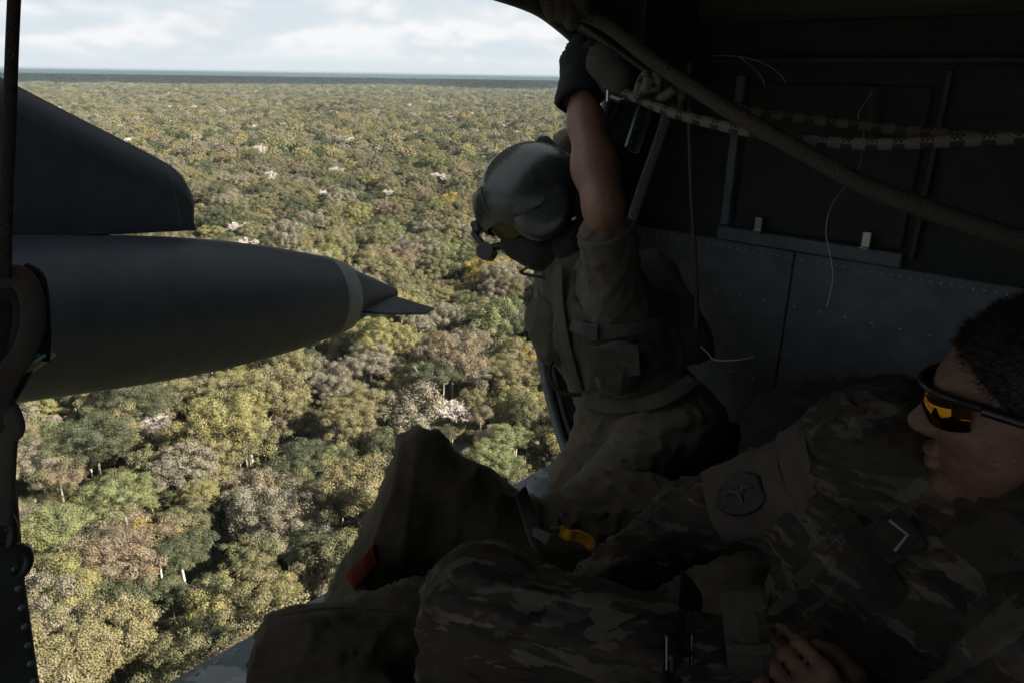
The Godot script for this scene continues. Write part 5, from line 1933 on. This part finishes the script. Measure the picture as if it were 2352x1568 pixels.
	line("black_channel", [at(1330, 52, 1.80), at(1420, 118, 1.80), at(1520, 188, 1.80)], 0.017, black_metal, "short black metal channel under the thick rope", "channel", "", 4)
	line("webbing_strap", [at(1533, 262, 1.70), at(1515, 320, 1.70), at(1480, 420, 1.70), at(1452, 505, 1.70)], 0.0125, grey, "grey webbing strap hanging slantwise behind the raised arm", "strap", "straps hanging in the cabin", 8, 0.22, cz)
	line("thin_cord", [at(1584, 145, 1.95), at(1584, 260, 1.95), at(1588, 420, 1.96), at(1597, 600, 1.98), at(1601, 700, 2.0), at(1597, 775, 2.0)], 0.0062, grey, "grey cord hanging straight down behind the crewman", "cord", "", 8)
	var wire := mat(lin(0.40, 0.38, 0.36), 0.35, 0.6)
	line("safety_wire", [at(2003, 212, 1.55), at(1985, 240, 1.55), at(1972, 268, 1.55), at(1984, 300, 1.55), at(1980, 350, 1.53), at(1972, 388, 1.52), at(1950, 420, 1.52), at(1912, 470, 1.52), at(1898, 530, 1.52), at(1908, 590, 1.52), at(1914, 640, 1.52), at(1900, 704, 1.52)], 0.0011, wire, "long pale wire dangling in front of the blue panel", "wire", "loose wires", 6)
	line("safety_wire", [at(1610, 795, 1.92), at(1628, 812, 1.90), at(1642, 826, 1.89), at(1690, 827, 1.86), at(1732, 819, 1.84)], 0.0012, wire, "short bright wire sticking out behind the crewman's waist", "wire", "loose wires", 6)
	line("safety_wire", [at(1640, 128, 2.0), at(1700, 130, 1.98), at(1760, 148, 1.96), at(1795, 175, 1.95), at(1804, 190, 1.95)], 0.0011, wire, "curved wire end with the longer upper loop near the ceiling", "wire", "loose wires", 6)
	line("safety_wire", [at(1700, 132, 2.0), at(1730, 155, 1.98), at(1750, 178, 1.97), at(1758, 198, 1.97)], 0.0011, wire, "curved wire end inside the longer upper loop near the ceiling", "wire", "loose wires", 6)
	line("webbing_strap", [at(2010, 205, 1.86), at(2012, 260, 1.86), at(2012, 335, 1.86)], 0.019, webbing, "short dark strap fixed upright on the aft bulkhead", "strap", "straps hanging in the cabin", 8, 0.12, cz)
	var hose := []
	var radii := []
	var hp := smooth_path([at(1610, 1080, 2.02), at(1640, 1025, 2.05), at(1672, 1000, 2.1), at(1720, 1030, 2.12)], 12)
	for i in hp.size(): radii.append(0.040 + (0.004 if i % 2 else -0.003))
	var ho := part("corrugated_hose", tube_mesh(rel(hp, hp[0]), radii, 14), mat(lin(0.010, 0.010, 0.011), 0.32), self, hp[0])
	tag(ho, "black corrugated hose lying on the floor behind the crewman", "hose")
	var so := at(1930, 990, 1.78)
	var bag := field_for([[at(1800, 985, 1.86), at(2080, 975, 1.66), 0.10, 0.11], [at(1850, 940, 1.85), at(2030, 945, 1.72), 0.07, 0.07], [at(1800, 1060, 1.83), at(2100, 1080, 1.62), 0.11, 0.11]], 0.014)
	var bg := part("rucksack", bag.mesh(so, fold_noise(9.0, 30), 0.012, cx, 2.0), black_cloth, self, so)
	tag(bg, "black rucksack slumped against the blue bulkhead panel", "rucksack")
	# near the eye at the left: hanging strap, folded webbing and buckle
	line("door_strap", [at(33, -40, 0.93), at(26, 120, 0.94), at(20, 300, 0.95), at(13, 480, 0.97), at(10, 640, 0.98)], 0.0088, braid(Vector3(0.030, 0.026, 0.024), Vector3(0.01, 0.01, 0.01), false), "dark frayed strap hanging down the edge of the doorway", "strap", "straps at the forward door edge", 10, 0.5, cz)
	var fo := at(60, 750, 1.0)
	var fw := base("folded_webbing", fo, "fold of worn brown webbing bulging at the forward door edge", "webbing", "straps at the forward door edge")
	part("outer_band", tube_mesh(rel(smooth_path([at(-60, 645, 1.0), at(0, 635, 0.995), at(45, 638, 0.99), at(70, 680, 0.985), at(75, 740, 0.985), at(56, 805, 0.985), at(22, 855, 0.985), at(0, 915, 0.99), at(-12, 985, 1.0)]), fo), 0.0165, 10, 0.4, cz), cloth(Vector3(0.040, 0.034, 0.030), Vector3(0.055, 0.047, 0.041), 80), fw)
	part("inner_band", tube_mesh(rel(smooth_path([at(-30, 660, 1.02), at(40, 655, 1.02), at(70, 700, 1.02), at(62, 780, 1.02), at(30, 850, 1.02), at(0, 900, 1.02)]), fo), 0.024, 10, 0.5, cz), black_cloth, fw)
	part("padding", field_for([[at(-30, 690, 1.04), at(20, 700, 1.04), 0.035, 0.03], [at(-30, 800, 1.04), at(25, 790, 1.04), 0.04, 0.03], [at(-20, 870, 1.03), at(0, 980, 1.02), 0.025, 0.02]], 0.006).mesh(fo, fold_noise(18.0, 44), 0.004), black_cloth, fw)
	part("edge_tape", tube_mesh(rel(smooth_path([at(58, 612, 1.01), at(88, 630, 1.01), at(101, 670, 1.01), at(106, 760, 1.01), at(104, 830, 1.01)]), fo), 0.006, 8, 0.8, cz), black_cloth, fw)
	part("plate", tube_mesh(rel([at(20, 878, 1.015), at(108, 812, 1.015)], fo), 0.022, 6, 0.2, cy), black_metal, fw)
	var teal := mat(lin(0.10, 0.30, 0.34), 0.5)
	part("stripe", tube_mesh(rel([at(40, 852, 0.995), at(102, 815, 0.995)], fo), 0.0022, 6), teal, fw)
	part("stripe", tube_mesh(rel([at(66, 828, 0.995), at(90, 812, 0.995)], fo), 0.0016, 6), teal, fw)
	part("tail_end", tube_mesh(rel(smooth_path([at(14, 930, 1.0), at(28, 955, 0.995), at(34, 985, 0.995), at(18, 1010, 1.0), at(12, 1100, 1.0), at(6, 1200, 1.01)]), fo), 0.013, 10, 0.6, cz), webbing, fw)
